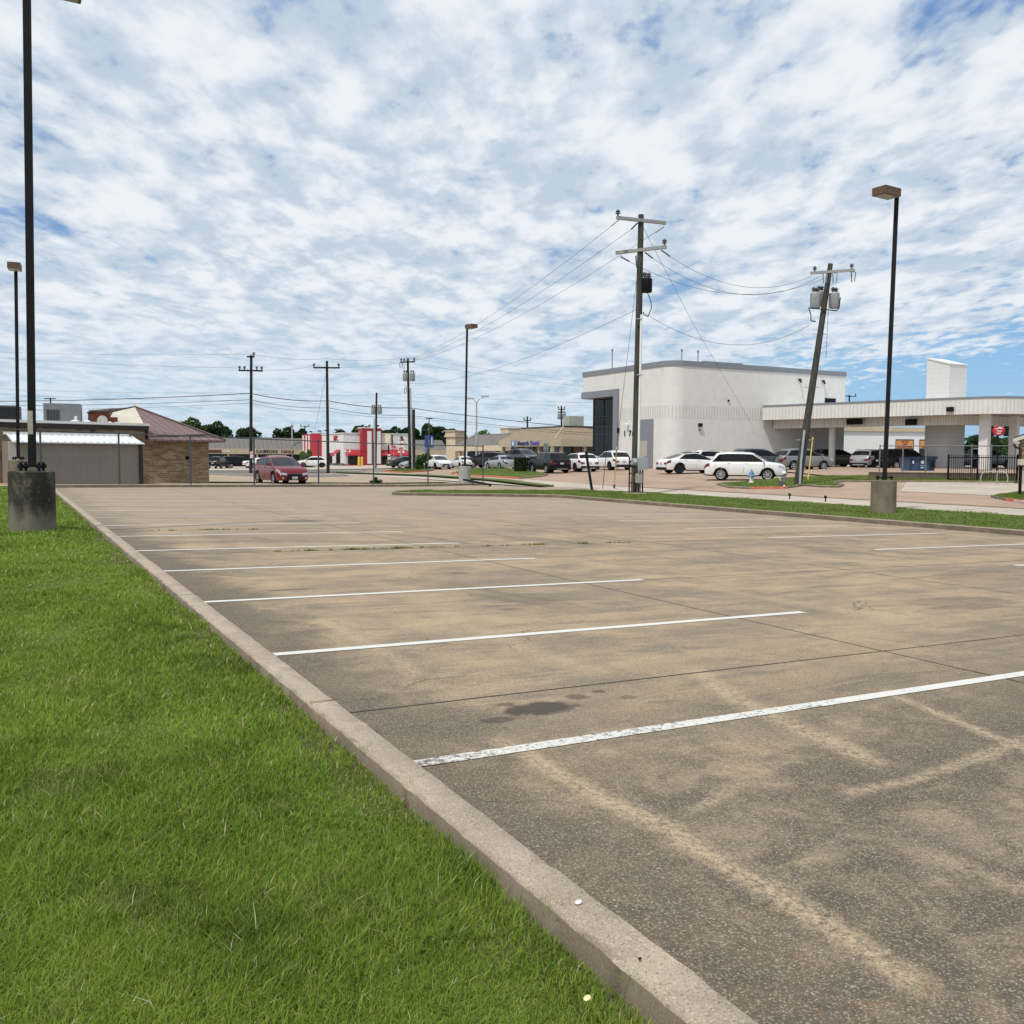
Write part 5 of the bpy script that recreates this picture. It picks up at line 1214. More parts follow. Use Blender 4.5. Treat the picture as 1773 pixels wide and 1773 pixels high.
def dumpster():
    x, y = xy(1588, 57.5); z = .66; t = thing('dumpster', 'dark blue rubbish container with white flower emblem behind the retaining wall', 'dumpster', (x, y, z), hdg(90)+.12)
    mb_ = mat('dumpster_blue', (.045, .085, .165), .55, .2, 3); w_, d_ = 1.78, 1.2
    MB().add([(-.72, -.5, .08), (.86, -.5, .08), (.86, .6, .08), (-.72, .6, .08), (-.84, -.6, .92), (.92, -.6, .92), (.92, .7, .92), (-.84, .7, .92)], [(0, 1, 5, 4), (1, 2, 6, 5), (2, 3, 7, 6), (3, 0, 4, 7), (0, 3, 2, 1), (4, 5, 6, 7)]).build('bin', mb_, t)
    MB().box((.04, -.62, .88), (1.84, .08, .12)).box((.5, -.59, .5), (.06, .06, .8)).box((-.78, -.58, .5), (.05, .06, .8)).build('rim', mat('dumpster_navy', (.022, .035, .07), .6, .15, 3), t); MB().box((.04, .05, .96), (1.86, 1.4, .05)).build('lid', MTRIM, t)
    MB().box((.68, -.60, .55), (.16, .10, .3)).box((.68, -.62, .35), (.3, .05, .1)).build('lift_pocket', MTRIM, t)
    k = face_M((0.0, -.602, .62), (1, 0, 0), Vector((0, -.12, 1))); f = MB()
    for i in range(5):
        a = R_(90+72*i+8); c, s_ = math.cos(a), math.sin(a); P = [(0, 0), (.07*c-.055*s_, .07*s_+.055*c), (.15*c, .15*s_), (.07*c+.055*s_, .07*s_-.055*c)]
        f.add([k@Vector((p[0], p[1], 0)) for p in P], [(0, 1, 2, 3)])
    f.build('flower_emblem', MWHITE, t); MB().box((0, -.60, .40), (.26, .02, .035)).box((0, -.585, .28), (.24, .02, .08)).build('lettering_strip', mat('pale_blue', (.35, .47, .58), .6, .1, 6), t); MB().box((-.62, -.605, .62), (.1, .02, .17)).build('sticker', MWHITEP, t)
dumpster()
def box_post():
    p = G(1765.5, 857, .1); D = CF.dot(Vector((p.x, p.y, g(p.x, p.y)+.1))-Vector((0, 0, HC))); z = g(p.x, p.y)+.1
    t = thing('box_post', 'black post carrying a small cream box on the corner grass at the right', 'post', (p.x, p.y, z), -YAW); h = zat(805, D, 1765)-z
    MB().tube((0, 0, -.1), (0, 0, h), .062, n=10).build('post', MBLACK, t, True); MB().box((.06, 0, h+.11), (.28, .22, .26)).build('box', mat('cream_box', (.55, .51, .42), .6, .08, 5), t); MB().box((.06, 0, h-.04), (.34, .26, .06)).build('bracket', MBLACK, t)
box_post()
def beam():
    a = G(849, 840, .1); a.z = g(a.x, a.y)+.12; b = at(803, 830.5, CF.dot(a)-1.3 if False else 57.7)
    t = thing('fallen_beam', 'black steel tube lying propped against the pale lamp post drum', 'beam', a)
    PW(MB().tube(a, b, .07, n=8), 'tube', MBLACK, t, True); PW(MB().tube(a-Vector((0, 0, .02)), a.lerp(b, .03), .085, n=8), 'end_cap', MBLACK, t)
beam()
# small litter by the kerb
def pebble(label, x, y, z, s, m, name='pebble'):
    t = thing(name, label, name.replace('_', ' '), (x, y, z)); mb = MB(); pr = [(0.001, 0), (s*.8, s*.1), (s, s*.28), (s*.6, s*.5), (.001, s*.55)]
    mb.lathe(pr, 9, Matrix.Rotation(.6, 4, 'Z')@Matrix.Diagonal((1.35, .8, 1, 1)), False); mb.build('stone', m, t, True)
pebble('small white pebble lying on top of the kerb', 1.53, 2.33, g(1.53, 2.33)+KH, .013, MWHITE); pebble('white paper scrap lying in the gutter beside the kerb', 1.64, 2.62, g(1.7, 2.7), .016, MWHITE, 'paper_scrap')
pebble('tiny dark pebble on top of the kerb nearer the camera', 1.505, 1.98, g(1.5, 1.98)+KH, .006, MTRIM); pebble('pale wilted flower lying in the near grass', 1.25, 1.86, g(1.25, 1.9)+KH+.02, .011, mat('petal', (.75, .66, .35), .7, .2, 60), 'flower')
# ------------------------------------------------------------------ foliage
def quads(name, V, m, parent=None, nv=4, kind=None):
    V = np.asarray(V, dtype=np.float32).reshape(-1, 3); n = len(V)//nv
    me = bpy.data.meshes.new(name); me.vertices.add(n*nv); me.vertices.foreach_set('co', V.ravel()); me.loops.add(n*nv); me.polygons.add(n)
    me.loops.foreach_set('vertex_index', np.arange(n*nv, dtype=np.int32)); me.polygons.foreach_set('loop_start', np.arange(0, n*nv, nv, dtype=np.int32)); me.polygons.foreach_set('loop_total', np.full(n, nv, dtype=np.int32))
    me.update(calc_edges=True); me.materials.append(m); o = bpy.data.objects.new(name, me); COL.objects.link(o)
    if parent: o.parent = parent
    return o
def leaves(cen, size, flat=.0):
    n = len(cen); a = RNG.normal(size=(n, 3)); a /= np.linalg.norm(a, axis=1)[:, None]; b = np.cross(a, RNG.normal(size=(n, 3))); b /= np.linalg.norm(b, axis=1)[:, None]
    s = size*RNG.uniform(.6, 1.3, n)[:, None]; a = a*s; b = b*s*.62
    return np.stack([cen-a-b*.3, cen-b, cen+a+b*.3, cen+b], axis=1)
def blob_pts(c, r, n, shell=.55):
    d = RNG.normal(size=(n, 3)); d /= np.linalg.norm(d, axis=1)[:, None]; rad = (shell+(1-shell)*RNG.random(n))**.6
    return np.array(c)+d*np.array(r)*rad[:, None]
MLEAFD = m_leaf('leaf_dark', (.012, .030, .008), (.040, .078, .020)); MLEAFM = m_leaf('leaf_mid', (.022, .055, .010), (.075, .130, .030)); MLEAFL = m_leaf('leaf_light', (.05, .11, .02), (.13, .21, .045))
def tree(name, label, px_, D, py_top, wpx, m, lumps=9, leaf=None, n=2400, conic=False, trunk=True, group='trees behind the shops', cat='tree'):
    x, y = xy(px_, D); z = g(x, y); zt = zat(py_top, D, px_); H = zt-z; w_ = wpx*1.1*D/FPX/2; lumps = lumps+6; leaf = leaf or max(.16, D*.0016)
    t = thing(name, label, cat, (x, y, z), 0, group)
    P = []
    if conic:
        for i in range(lumps):
            f = i/(lumps-1); P.append(blob_pts((RNG.normal()*.12*w_, RNG.normal()*.12*w_, H*(.25+.72*f)), (w_*(1-.8*f), w_*(1-.8*f), H*.14), n//lumps))
    else:
        for i in range(lumps):
            a = RNG.random()*6.28; rr = w_*.74*math.sqrt(RNG.random()); hz = H*(.34+.50*RNG.random()) ; sz = w_*(.22+.24*RNG.random())
            hz = min(hz, H-sz*.8*(1 if rr > .3*w_ else .9)); P.append(blob_pts((rr*math.cos(a), rr*math.sin(a), hz), (sz, sz, sz*.72), n//lumps))
        P.append(blob_pts((0, 0, H*.80), (w_*.45, w_*.45, H*.19), n//6))
    quads('crown', leaves(np.vstack(P), leaf), m, t)
    tr = MB().tube((0, 0, -.1), (0, 0, H*.45), .03*H, .018*H, 8)
    for i in range(5):
        a = i*1.3; tr.tube((0, 0, H*(.32+.04*i)), (w_*.5*math.cos(a), w_*.5*math.sin(a), H*(.58+.04*i)), .013*H, .006*H, 6)
    tr.build('trunk', mat('bark', (.05, .04, .032), .9, .2, 4), t, True)
T_ = tree
T_('tree', 'bright green round tree just right of the brown hip roof', 334, 186, 722, 62, MLEAFM, 11, n=3200)
T_('tree', 'darker green tree right of the bright one by the brown roof', 377, 188, 728, 46, MLEAFD, 9, n=2400)
T_('tree', 'rounded dark tree behind the black pole with slanted crossarm', 433, 190, 739, 54, MLEAFD, 9)
T_('tree', 'dark bushy tree behind the distant bare pole', 500, 190, 738, 44, MLEAFD, 8)
T_('tree', 'dark tree left of the red restaurant stripes', 524, 186, 741, 34, MLEAFD, 7)
T_('tree', 'dark tree crown above the restaurant left wall', 590, 200, 743, 42, MLEAFD, 8)
T_('tree', 'green tree crown behind the red restaurant tower', 622, 196, 736, 50, MLEAFM, 9)
T_('tree', 'dark tree crown right of the red restaurant tower', 685, 200, 738, 44, MLEAFD, 9)
T_('tree', 'dark tall tree behind the short black stub pole', 712, 200, 737, 44, MLEAFD, 10, n=2600)
T_('tree', 'tallest dark tree behind the blue banners', 741, 203, 732, 48, MLEAFD, 12, n=3200)
T_('tree', 'dark tree right of the blue banners', 764, 201, 738, 42, MLEAFD, 10, n=2600)
T_('tree', 'dark tree left of the cream stucco tower', 783, 205, 741, 40, MLEAFD, 10, n=2600)
T_('tree', 'dark rounded tree behind the cream stucco tower', 795, 208, 747, 34, MLEAFD, 8)
T_('tree', 'sparse yellow green tree behind the grey street light', 838, 190, 743, 44, MLEAFL, 8, n=1300)
T_('tree', 'dark tree left of the round red sign under the canopy', 1692, 190, 752, 64, MLEAFD, 9, group='trees beyond the canopy')
T_('tree', 'broad green tree directly behind the round red sign', 1728, 215, 757, 90, MLEAFM, 9, group='trees beyond the canopy')
T_('tree', 'green tree right of the round red sign near the brick house', 1765, 205, 755, 60, MLEAFM, 8, group='trees beyond the canopy')
for px_, D, top, wd, lb in ((560, 230, 757, 90, 'low far tree peeking over the shop roof left of the conifers'), (660, 235, 755, 110, 'low far tree behind the white right wing of the restaurant'), (1650, 230, 770, 90, 'low far tree behind the siding clad tower')): T_('tree', lb, px_, D, top, wd, MLEAFD, 8)
def shrub(name, label, px_, D, py_b, py_t, wpx, m, n=1500, box=False, lean=0):
    x, y = xy(px_, D); z = g(x, y)+.05; s = D/FPX; H = (py_b-py_t)*s; w_ = wpx*s
    t = thing(name, label, 'shrub', (x, y, z), -YAW)
    if box: P = np.array([-w_/2, -w_*.3, .03])+RNG.random((n, 3))*np.array([w_, w_*.6, H]); k = RNG.integers(0, 4, n); P[k == 0, 1] = -w_*.3; P[k == 1, 2] = H; P[k == 2, 0] = np.where(RNG.random((k == 2).sum()) > .5, w_/2, -w_/2); P += RNG.normal(size=P.shape)*.03
    else: P = np.vstack([blob_pts((RNG.normal()*w_*.2+lean*f, RNG.normal()*.2*w_, H*(.15+.6*f)), (w_*.36*(1-.45*f), w_*.33, H*.28), n//6, .3) for f in np.linspace(0, 1, 6)])
    quads('foliage', leaves(P, max(.06, D*.0010)), m, t); MB().tube((0, 0, -.1), (0, 0, H*.5), .06, .03, 6).build('stem', mat('bark', (.05, .04, .03)), t)
shrub('hedge', 'clipped square dark hedge between the silver sedan and the black SUV', 908, 80, 811.5, 788, 33, MLEAFD, 3500, True)
shrub('shrub', 'dark shrub leaning over the grass at the pole with transformer cans', 724, 99, 815, 785, 24, MLEAFM, 1800, lean=.8)
shrub('shrub', 'yellow green conical shrub left of the red restaurant drum', 537, 136, 806, 776, 24, MLEAFL, 1600); shrub('shrub', 'green shrub low at the left of the restaurant', 524, 134, 806, 785, 20, MLEAFL, 1300)
shrub('weed', 'dark tuft of weed at the foot of a back fence post', 650, 55, 841, 829, 16, MLEAFM, 420)
shrub('hedge', 'low dark hedge behind the olive SUV under the canopy', 1484, 86, 808, 787, 22, MLEAFD, 1500)
# ------------------------------------------------------------------ grass blades
def blades(name, P, h, w, m, lean=.45):
    n = len(P); az = RNG.random(n)*2*np.pi; d = np.stack([np.cos(az), np.sin(az), np.zeros(n)], 1); s = np.stack([-np.sin(az+RNG.normal(size=n)), np.cos(az), np.zeros(n)], 1)
    L = (lean*RNG.uniform(.2, 1.8, n))[:, None]; h = h[:, None]; w = w[:, None]; up = np.array([0, 0, 1.0])
    mid = P+up*h*.58+d*h*L*.28; tip = P+up*h*(1-.15*L)+d*h*L*.9
    V = np.stack([P-s*w, P+s*w, mid+s*w*.75, tip, mid-s*w*.75], 1).astype(np.float32)
    me = bpy.data.meshes.new(name); b = (np.arange(n, dtype=np.int32)*5)[:, None]
    me.vertices.add(n*5); me.vertices.foreach_set('co', V.ravel()); me.loops.add(n*7); me.polygons.add(n*2)
    me.loops.foreach_set('vertex_index', (b+np.array([0, 1, 2, 4, 4, 2, 3], dtype=np.int32)).ravel())
    st = np.stack([np.arange(n)*7, np.arange(n)*7+4], 1).astype(np.int32); me.polygons.foreach_set('loop_start', st.ravel()); me.polygons.foreach_set('loop_total', np.tile(np.array([4, 3], dtype=np.int32), n))
    me.update(calc_edges=True); me.materials.append(m); o = bpy.data.objects.new(name, me); COL.objects.link(o); return o
def hnoise(x, y): return .5+.25*np.sin(1.7*x+2.3*y+np.sin(2.9*y-x))+.25*np.sin(4.1*x-3.3*y+2*np.sin(1.3*x+y))
def lawn_blades():
    # density falls off with distance so that it stays even in the picture
    N = 1150000; f = np.array([FWD.x, FWD.y]); r = np.array([RGT.x, RGT.y])
    u = RNG.random(N); d = 1.25*(44/1.25)**(u**1.15); l = RNG.uniform(-.62, .30, N)*d
    X = f[0]*d+r[0]*l; Y = f[1]*d+r[1]*l
    ok = (X < KX-.19) & (Y < back(0)-.2) & (Y > .6)
    ok &= ~((X > KX-.36) & (RNG.random(N) > .25+.65*hnoise(X*2, Y*2.3))); ok &= ~(RNG.random(N) < .55*(hnoise(X*3.1+2, Y*2.7) < .16))
    X, Y, d = X[ok], Y[ok], d[ok]; n = len(X)
    zz = np.array([lawn_h(a, b) for a, b in zip(X, Y)])
    hn = hnoise(X*.9, Y*.9)
    h = (.024+.042*hn)*RNG.uniform(.55, 1.35, n)*np.where(RNG.random(n) > .985, 1.7, 1); h *= np.where(X > KX-.4, .8, 1)
    w = RNG.uniform(.0010, .0021, n)*np.maximum(1, d/2.6)
    P = np.stack([X, Y, zz-.012], 1)
    o = blades('lawn_grass', P, h, w, MGRASS, .62); tag(o, 'thick green mown grass beside the left kerb', 'grass', kind='stuff')
    # clover clumps and low broad leaves
    k = 16000; u = RNG.random(k); d = 1.3*(9/1.3)**u; l = RNG.uniform(-.6, .3, k)*d; X = f[0]*d+r[0]*l; Y = f[1]*d+r[1]*l
    ok = (X < KX-.2) & (hnoise(X*1.4+5, Y*1.3) > .66); X, Y, d = X[ok], Y[ok], d[ok]
    zz = np.array([lawn_h(a, b) for a, b in zip(X, Y)])+RNG.uniform(.012, .042, len(X))
    c = np.stack([X, Y, zz], 1); L = leaves(c, .008); L[:, :, 2] = c[:, None, 2]+(L[:, :, 2]-c[:, None, 2])*.45
    tag(quads('clover', L, m_leaf('clover_leaf', (.06, .13, .02), (.16, .26, .05))), 'patches of darker clover leaves among the lawn grass', 'clover', kind='stuff')
lawn_blades()
def poly_pts(poly, n):
    P = np.array([(p[0], p[1]) for p in poly]); lo, hi = P.min(0), P.max(0); q = lo+RNG.random((n, 2))*(hi-lo); ins = np.zeros(n, bool); j = len(P)-1
    for i in range(len(P)):
        xi, yi, xj, yj = *P[i], *P[j]
        ins ^= ((yi > q[:, 1]) != (yj > q[:, 1])) & (q[:, 0] < (xj-xi)*(q[:, 1]-yi)/(yj-yi+1e-12)+xi); j = i
    return q[ins]
def verge_blades(name, label, poly, n, dz, h=.06, w=.011):
    q = poly_pts(poly, n); k = len(q); P = np.array([(a, b, g(a, b)+dz) for a, b in q]); hh = (h*(.5+.9*hnoise(q[:, 0]*.8, q[:, 1]*.8)))*RNG.uniform(.6, 1.3, k)
    tag(blades(name, P, hh, RNG.uniform(.5, 1.3, k)*w, MVERGE, .5), label, 'grass', kind='stuff')
verge_blades('verge_grass', 'strip of mown grass between car park and street', [p for p in VERGE if p[1] > 5 or True], 190000, .10)
for i, (P, lb) in enumerate(zip(ISL, ('grass around the hydrant and leaning pole', 'grass island with red kerb before the parked cars', 'grass at the pole with transformer cans', 'grass corner under the cream box post', 'grass strip before the retaining wall'))): verge_blades('island_grass_blades', lb, [(p.x, p.y) for p in P], 22000, .10, .06, .016)
verge_blades('edge_grass', 'thin grass along the foot of the back fence', [(9.5, back(9.5)+.22), (25.9, back(25.9)+.2), (25.9, back(25.9)+.75), (9.5, back(9.5)+.7)], 9000, .09, .07, .014)
def crack_weeds():
    P = []
    for x0, x1, y, n in ((3.6, 6.6, 14.33, 60), (6.6, 10.6, 14.3, 40), (2.2, 5.2, 18.92, 22)):
        for _ in range(n):
            cx = RNG.uniform(x0, x1) if RNG.random() > .55 else x0+(x1-x0)*[.2, .42, .47, .7][RNG.integers(0, 4)]+RNG.normal()*.07
            for _ in range(9): P.append((cx+RNG.normal()*.03, y+RNG.normal()*.018, g(cx, y)))
    P = np.array(P); k = len(P); tag(blades('crack_weeds', P, RNG.uniform(.015, .05, k), RNG.uniform(.003, .007, k), MVERGE, 1.2), 'small weeds growing in the concrete joints of the car park', 'weeds', kind='stuff')
    P = []
    for cx, cy, n, s in ((1.46, 2.36, 14, .02), (1.44, 3.5, 18, .03), (1.43, 4.1, 30, .05), (1.46, 5.0, 20, .04), (1.45, 1.9, 10, .02)):
        for _ in range(n): P.append((cx+RNG.normal()*s, cy+RNG.normal()*s*2, g(cx, cy)+KH-.03))
    P = np.array(P); k = len(P); tag(blades('kerb_weeds', P, RNG.uniform(.03, .075, k), RNG.uniform(.0007, .0016, k), MGRASS, .8), 'taller grass tufts hanging over the inner kerb edge', 'weeds', kind='stuff')
crack_weeds()
# ------------------------------------------------------------------ vehicles
def interp(P, x):
    if x <= P[0][0]: return P[0][1]
    for a, b in zip(P[:-1], P[1:]):
        if x <= b[0]: f = (x-a[0])/(b[0]-a[0]); return a[1]*(1-f)+b[1]*f
    return P[-1][1]
def paint(name, col, metal=.0): dk = max(col) < .06; return mat('paint_'+name, col, .32, .03, 2, metal, .2 if dk else .45, coat=.12 if dk else .4)
# x runs forward; tops: upper line of the lower body; gh: windscreen base, roof front, roof rear, rear glass base
TYPES = {
 'suv': dict(L=4.72, W=1.90, H=1.70, R=.37, wf=1.40, wr=-1.38, sill=.25, top=[(-.5, .92), (-.488, 1.04), (-.46, 1.11), (-.2, 1.11), (.15, 1.09), (.27, 1.10), (.37, 1.04), (.45, .96), (.487, .85), (.5, .70)], gh=(1.30, .32, -1.68, -2.15)),
 'big': dict(L=5.0, W=1.95, H=1.79, R=.385, wf=1.43, wr=-1.48, sill=.27, top=[(-.5, .97), (-.488, 1.10), (-.46, 1.17), (-.2, 1.18), (.18, 1.17), (.285, 1.18), (.38, 1.12), (.45, 1.05), (.487, .93), (.5, .76)], gh=(1.42, .42, -1.75, -2.28)),
 'cross': dict(L=4.45, W=1.84, H=1.62, R=.36, wf=1.34, wr=-1.28, sill=.23, top=[(-.5, .90), (-.488, 1.00), (-.46, 1.06), (-.2, 1.06), (.15, 1.03), (.27, 1.04), (.37, .98), (.45, .90), (.487, .78), (.5, .62)], gh=(1.22, .25, -1.35, -1.98)),
 'fast': dict(L=5.0, W=1.98, H=1.68, R=.395, wf=1.50, wr=-1.46, sill=.22, top=[(-.5, .90), (-.49, 1.05), (-.45, 1.10), (-.2, 1.10), (.15, 1.06), (.3, 1.0), (.38, .92), (.45, .82), (.49, .68), (.5, .55)], gh=(1.55, .28, -.92, -2.30)),
 'sedan': dict(L=4.85, W=1.84, H=1.46, R=.335, wf=1.42, wr=-1.38, sill=.20, top=[(-.5, .80), (-.488, .94), (-.46, 1.00), (-.30, 1.01), (-.1, .97), (.2, .93), (.36, .84), (.45, .74), (.49, .62), (.5, .52)], gh=(1.05, .22, -.92, -1.72)),
 'van': dict(L=5.1, W=1.98, H=1.74, R=.34, wf=1.60, wr=-1.40, sill=.22, top=[(-.5, .90), (-.488, .98), (-.46, 1.0), (-.2, 1.01), (.22, .98), (.38, .90), (.46, .80), (.49, .66), (.5, .55)], gh=(1.40, .62, -2.25, -2.48)),
 'pickup': dict(L=5.85, W=2.03, H=1.92, R=.41, wf=1.80, wr=-1.75, sill=.36, top=[(-.5, 1.12), (-.495, 1.22), (-.46, 1.25), (-.2, 1.25), (.2, 1.22), (.37, 1.18), (.465, 1.10), (.492, .95), (.5, .82)], gh=(1.02, .42, -1.02, -1.18)),
}
SUV_N = [0]
def car(name, label, typ, col, px_, D, phi, scale=1.0, rim=None, clad=True, seg=True, cat='car', rimn=5, dz=0.0, roof=None, plate=True, Hs=1.0, tail=None, z0=None):
    S_ = dict(TYPES[typ]); L, Wd, H, R = S_['L'], S_['W'], S_['H']*Hs, S_['R']
    x, y = xy(px_, D); z = (g(x, y) if z0 is None else z0)+dz
    t = thing(name, label, cat, (x, y, z), hdg(phi+math.degrees(math.atan((px_-886.5)/FPX))), 'cars parked around the lots'); t.scale = (scale,)*3
    wf, wr, sill = S_['wf'], S_['wr'], S_['sill']; top = [(a*L, b) for a, b in S_['top']]
    xf0, xf1, xr1, xr0 = S_['gh']
    ztop = lambda X: interp(top, X)
    def zlow(X):
        e = abs(X)/(L/2); zz = sill+max(0, e-.80)*.5*.35
        for c in (wf, wr):
            q = (R+.065)**2-(X-c)**2
            if q > 0: zz = max(zz, R*.98+math.sqrt(q))
        return zz
    def hw(X):
        e = abs(X)/(L/2); w_ = Wd/2
        k = max(0, (e-.55)/.45); w_ *= 1-.045*k**2-(.13 if X > 0 else .09)*k**7
        return w_
    def sec(X):
        w_, zt, zl = hw(X), ztop(X), zlow(X); zm = max(zl+.02, .62*zt)
        return [(w_*.93, zl), (w_*.985, zl+.3*(zm-zl)), (w_, zm), (w_*.985, zt-.16*(zt-zm)-.02), (w_*.955, zt-.03), (w_*.90, zt), (w_*.45, zt+.022), (0, zt+.03)]
    xs = set(np.linspace(-L/2, L/2, 41).tolist())
    for c in (wf, wr): xs |= set(np.linspace(c-R-.064, c+R+.064, 13).tolist())
    for e in (-L/2+.03, -L/2+.08, L/2-.03, L/2-.08, L/2-.15): xs.add(e)
    xs = sorted(xs)
    def loft(secf, full=True):
        V = []; 
        for X in xs:
            s = secf(X); V.append([(X, a, b) for a, b in s]+[(X, -a, b) for a, b in s[-2::-1]])
        return V
    body = MB(); V = loft(sec); m = len(V[0])
    body.add([p for r in V for p in r], [(i*m+j, i*m+j+1, (i+1)*m+j+1, (i+1)*m+j) for i in range(len(V)-1) for j in range(m-1)])
    for r, s in ((V[0], -1), (V[-1], 1)):
        n = len(r); c = (r[0][0]+s*.07, 0, r[0][2]*.5+r[n//2][2]*.5)
        inner = [(p[0]+s*.045, p[1]*.6, c[2]+(p[2]-c[2])*.6) for p in r]
        body.add(r+inner+[c], [(i, (i+1) % n, n+(i+1) % n, n+i) for i in range(n)]+[(n+i, n+(i+1) % n, 2*n) for i in range(n)])
    pm = paint(*col) if isinstance(col, tuple) else col
    body.build('body', pm, t, True, angle=38)
    MB().box((0, 0, .48), (L*.93, Wd*.72, .42)).build('underbody', MTRIM, t)
    # greenhouse: columns (base x, roof x), rows from belt to roof rail
    bz = lambda X: ztop(X)-.015
    rz_ = lambda X: H-.075-.05*((X-(xf1+xr1)/2)/((xf1-xr1)/2+.01))**2*(2.2 if typ == 'fast' else 1.3)
    bw = lambda X: hw(X)*.915; rw = lambda X: Wd/2*.71*(1-.04*max(0, (X-(xf1+xr1)/2)/2)**2)
    def pt(xb, xt, v, off=0):
        a = Vector((xb, bw(xb), bz(xb))); b = Vector((xt, rw(xt), rz_(xt))); p = a.lerp(b, v); p.y += .05*math.sin(math.pi*v)+off; return p
    if typ == 'pickup': cols = [(xf0, xf1), (xf0-.10, xf1-.05), (.02, .0), (-.08, -.10), (xr1+.02, xr1+.08), (xr0, xr1)]
    elif typ == 'sedan': cols = [(xf0, xf1), (xf0-.14, xf1-.05), (-.02, -.05), (-.10, -.13), (-1.05, -.72), (xr0, xr1)]
    else:
        d_ = (xr0+.20) if typ != 'fast' else (xr0+.75)
        q = xr1+.22 if typ != 'fast' else xr1+.05
        cols = [(xf0, xf1), (xf0-.14, xf1-.05), (.02, -.02), (-.07, -.11), (-.98, -.98), (-1.05, -1.05), (d_, q), (xr0, xr1)]
        if typ in ('cross', 'fast'): cols = [(xf0, xf1), (xf0-.14, xf1-.05), (.02, -.02), (-.06, -.10), (d_, q), (xr0, xr1)]
    rows = [0, .05, .90, 1]
    gl = [i for i in range(1, len(cols)-2) if not (len(cols) == 8 and i in (2, 4)) and not (len(cols) == 6 and i == 2)]
    pn, sw, pb = MB(), [], MB()
    for sgn in (1, -1):
        for i in range(len(cols)-1):
            for j in range(3):
                q4 = [pt(*cols[i], rows[j]), pt(*cols[i+1], rows[j]), pt(*cols[i+1], rows[j+1]), pt(*cols[i], rows[j+1])]
                q4 = [Vector((p.x, p.y*sgn, p.z)) for p in q4]
                if j == 1 and i in gl: sw.append(q4)
                elif j == 1 and 1 < i < len(cols)-2: pb.quad(*q4)
                else: pn.quad(*q4)
    def cross(xb, xt, v, u):    # front / rear glass surface, u across -1..1
        p = pt(xb, xt, v); bow = (1-u*u)*(.10 if xb > 0 else -.06)
        return Vector((p.x+bow, p.y*u, p.z+(1-u*u)*.035*v+(1-u*u)*.02*(1-v)))
    US = [-1, -.93, -.5, 0, .5, .93, 1]; gs = {}
    for nm, (xb, xt) in (('windscreen', (xf0, xf1)), ('rear_window', (xr0, xr1))):
        lo_, hi_ = (.04, .93) if nm == 'windscreen' else ((.12, .86) if typ not in ('sedan', 'fast') else (.05, .92))
        rr = [0, lo_, (lo_+hi_)/2, hi_, 1]; glb = MB()
        for i in range(6):
            for j in range(4):
                q4 = [cross(xb, xt, rr[j], US[i]), cross(xb, xt, rr[j], US[i+1]), cross(xb, xt, rr[j+1], US[i+1]), cross(xb, xt, rr[j+1], US[i])]
                (glb if j in (1, 2) and 1 <= i <= 4 else pn).quad(*q4)
        gs[nm] = glb
    # roof shell
    RX = [xf1+(xr1-xf1)*k/8 for k in range(9)]; RU = [-1, -.85, -.4, 0, .4, .85, 1]; grid = []
    for k, X in enumerate(RX):
        row = []
        for u in RU:
            p = pt(xf0+(xr0-xf0)*k/8 if 0 < k < 8 else (xf0 if k == 0 else xr0), X, 1); w_ = rw(X)+.0
            bow = (1-u*u)*(.10 if k == 0 else (-.06 if k == 8 else 0)); edge = 0 if k in (0, 8) else 1
            row.append(Vector((X+bow, w_*u, rz_(X)+(1-u*u)*(.035+.045*edge))))
        grid.append(row)
    rf = MB(); rf.add([p for r in grid for p in r], [(i*7+j, i*7+j+1, (i+1)*7+j+1, (i+1)*7+j) for i in range(8) for j in range(6)])
    pn.build('pillars', pm, t, True, angle=35); rf.build('roof', roof or pm, t, True, angle=60)
    for k in range(0, len(pb.v), 4): MB().quad(*pb.v[k:k+4]).build('window_pillar', MTRIM, t)
    for nm, b in gs.items(): b.build(nm, MWSC if nm == 'windscreen' else MGLASS, t, True, angle=60)
    for q4 in sw: MB().quad(*q4).build('side_window', MGLASS, t)
    # backing so that no light leaks through the cabin
    MB().box(((xf1+xr1)/2, 0, (ztop(0)+H)/2-.06), ((xf1-xr1)*.94, Wd*.60, H-ztop(0)-.14)).build('cabin', MTRIM, t)
    if typ in ('suv', 'big', 'van'):
        for s in (1, -1): MB().box(((xf1+xr1)/2, s*(rw(0)-.03), H-.045), ((xf1-xr1)*.86, .04, .035)).build('roof_rail', MCHROME if typ == 'big' else MTRIM, t)
    # patches that follow the body side
    def S2(X, v):
        s = sec(X); k = min(int(v), len(s)-2); f = v-k
        return s[k][0]*(1-f)+s[k+1][0]*f, s[k][1]*(1-f)+s[k+1][1]*f
    def patch(x0, x1, v0, v1, sgn, off=.012, nx=5, nv=4):
        P = MB(); vs = []
        for i in range(nx):
            X = x0+(x1-x0)*i/(nx-1)
            for j in range(nv):
                a, b = S2(X, v0+(v1-v0)*j/(nv-1)); vs.append((X+(.02 if X > L/2-.05 else (-.02 if X < -L/2+.05 else 0)), (a+off)*sgn, b))
        P.add(vs, [(i*nv+j, i*nv+j+1, (i+1)*nv+j+1, (i+1)*nv+j) for i in range(nx-1) for j in range(nv-1)]); return P
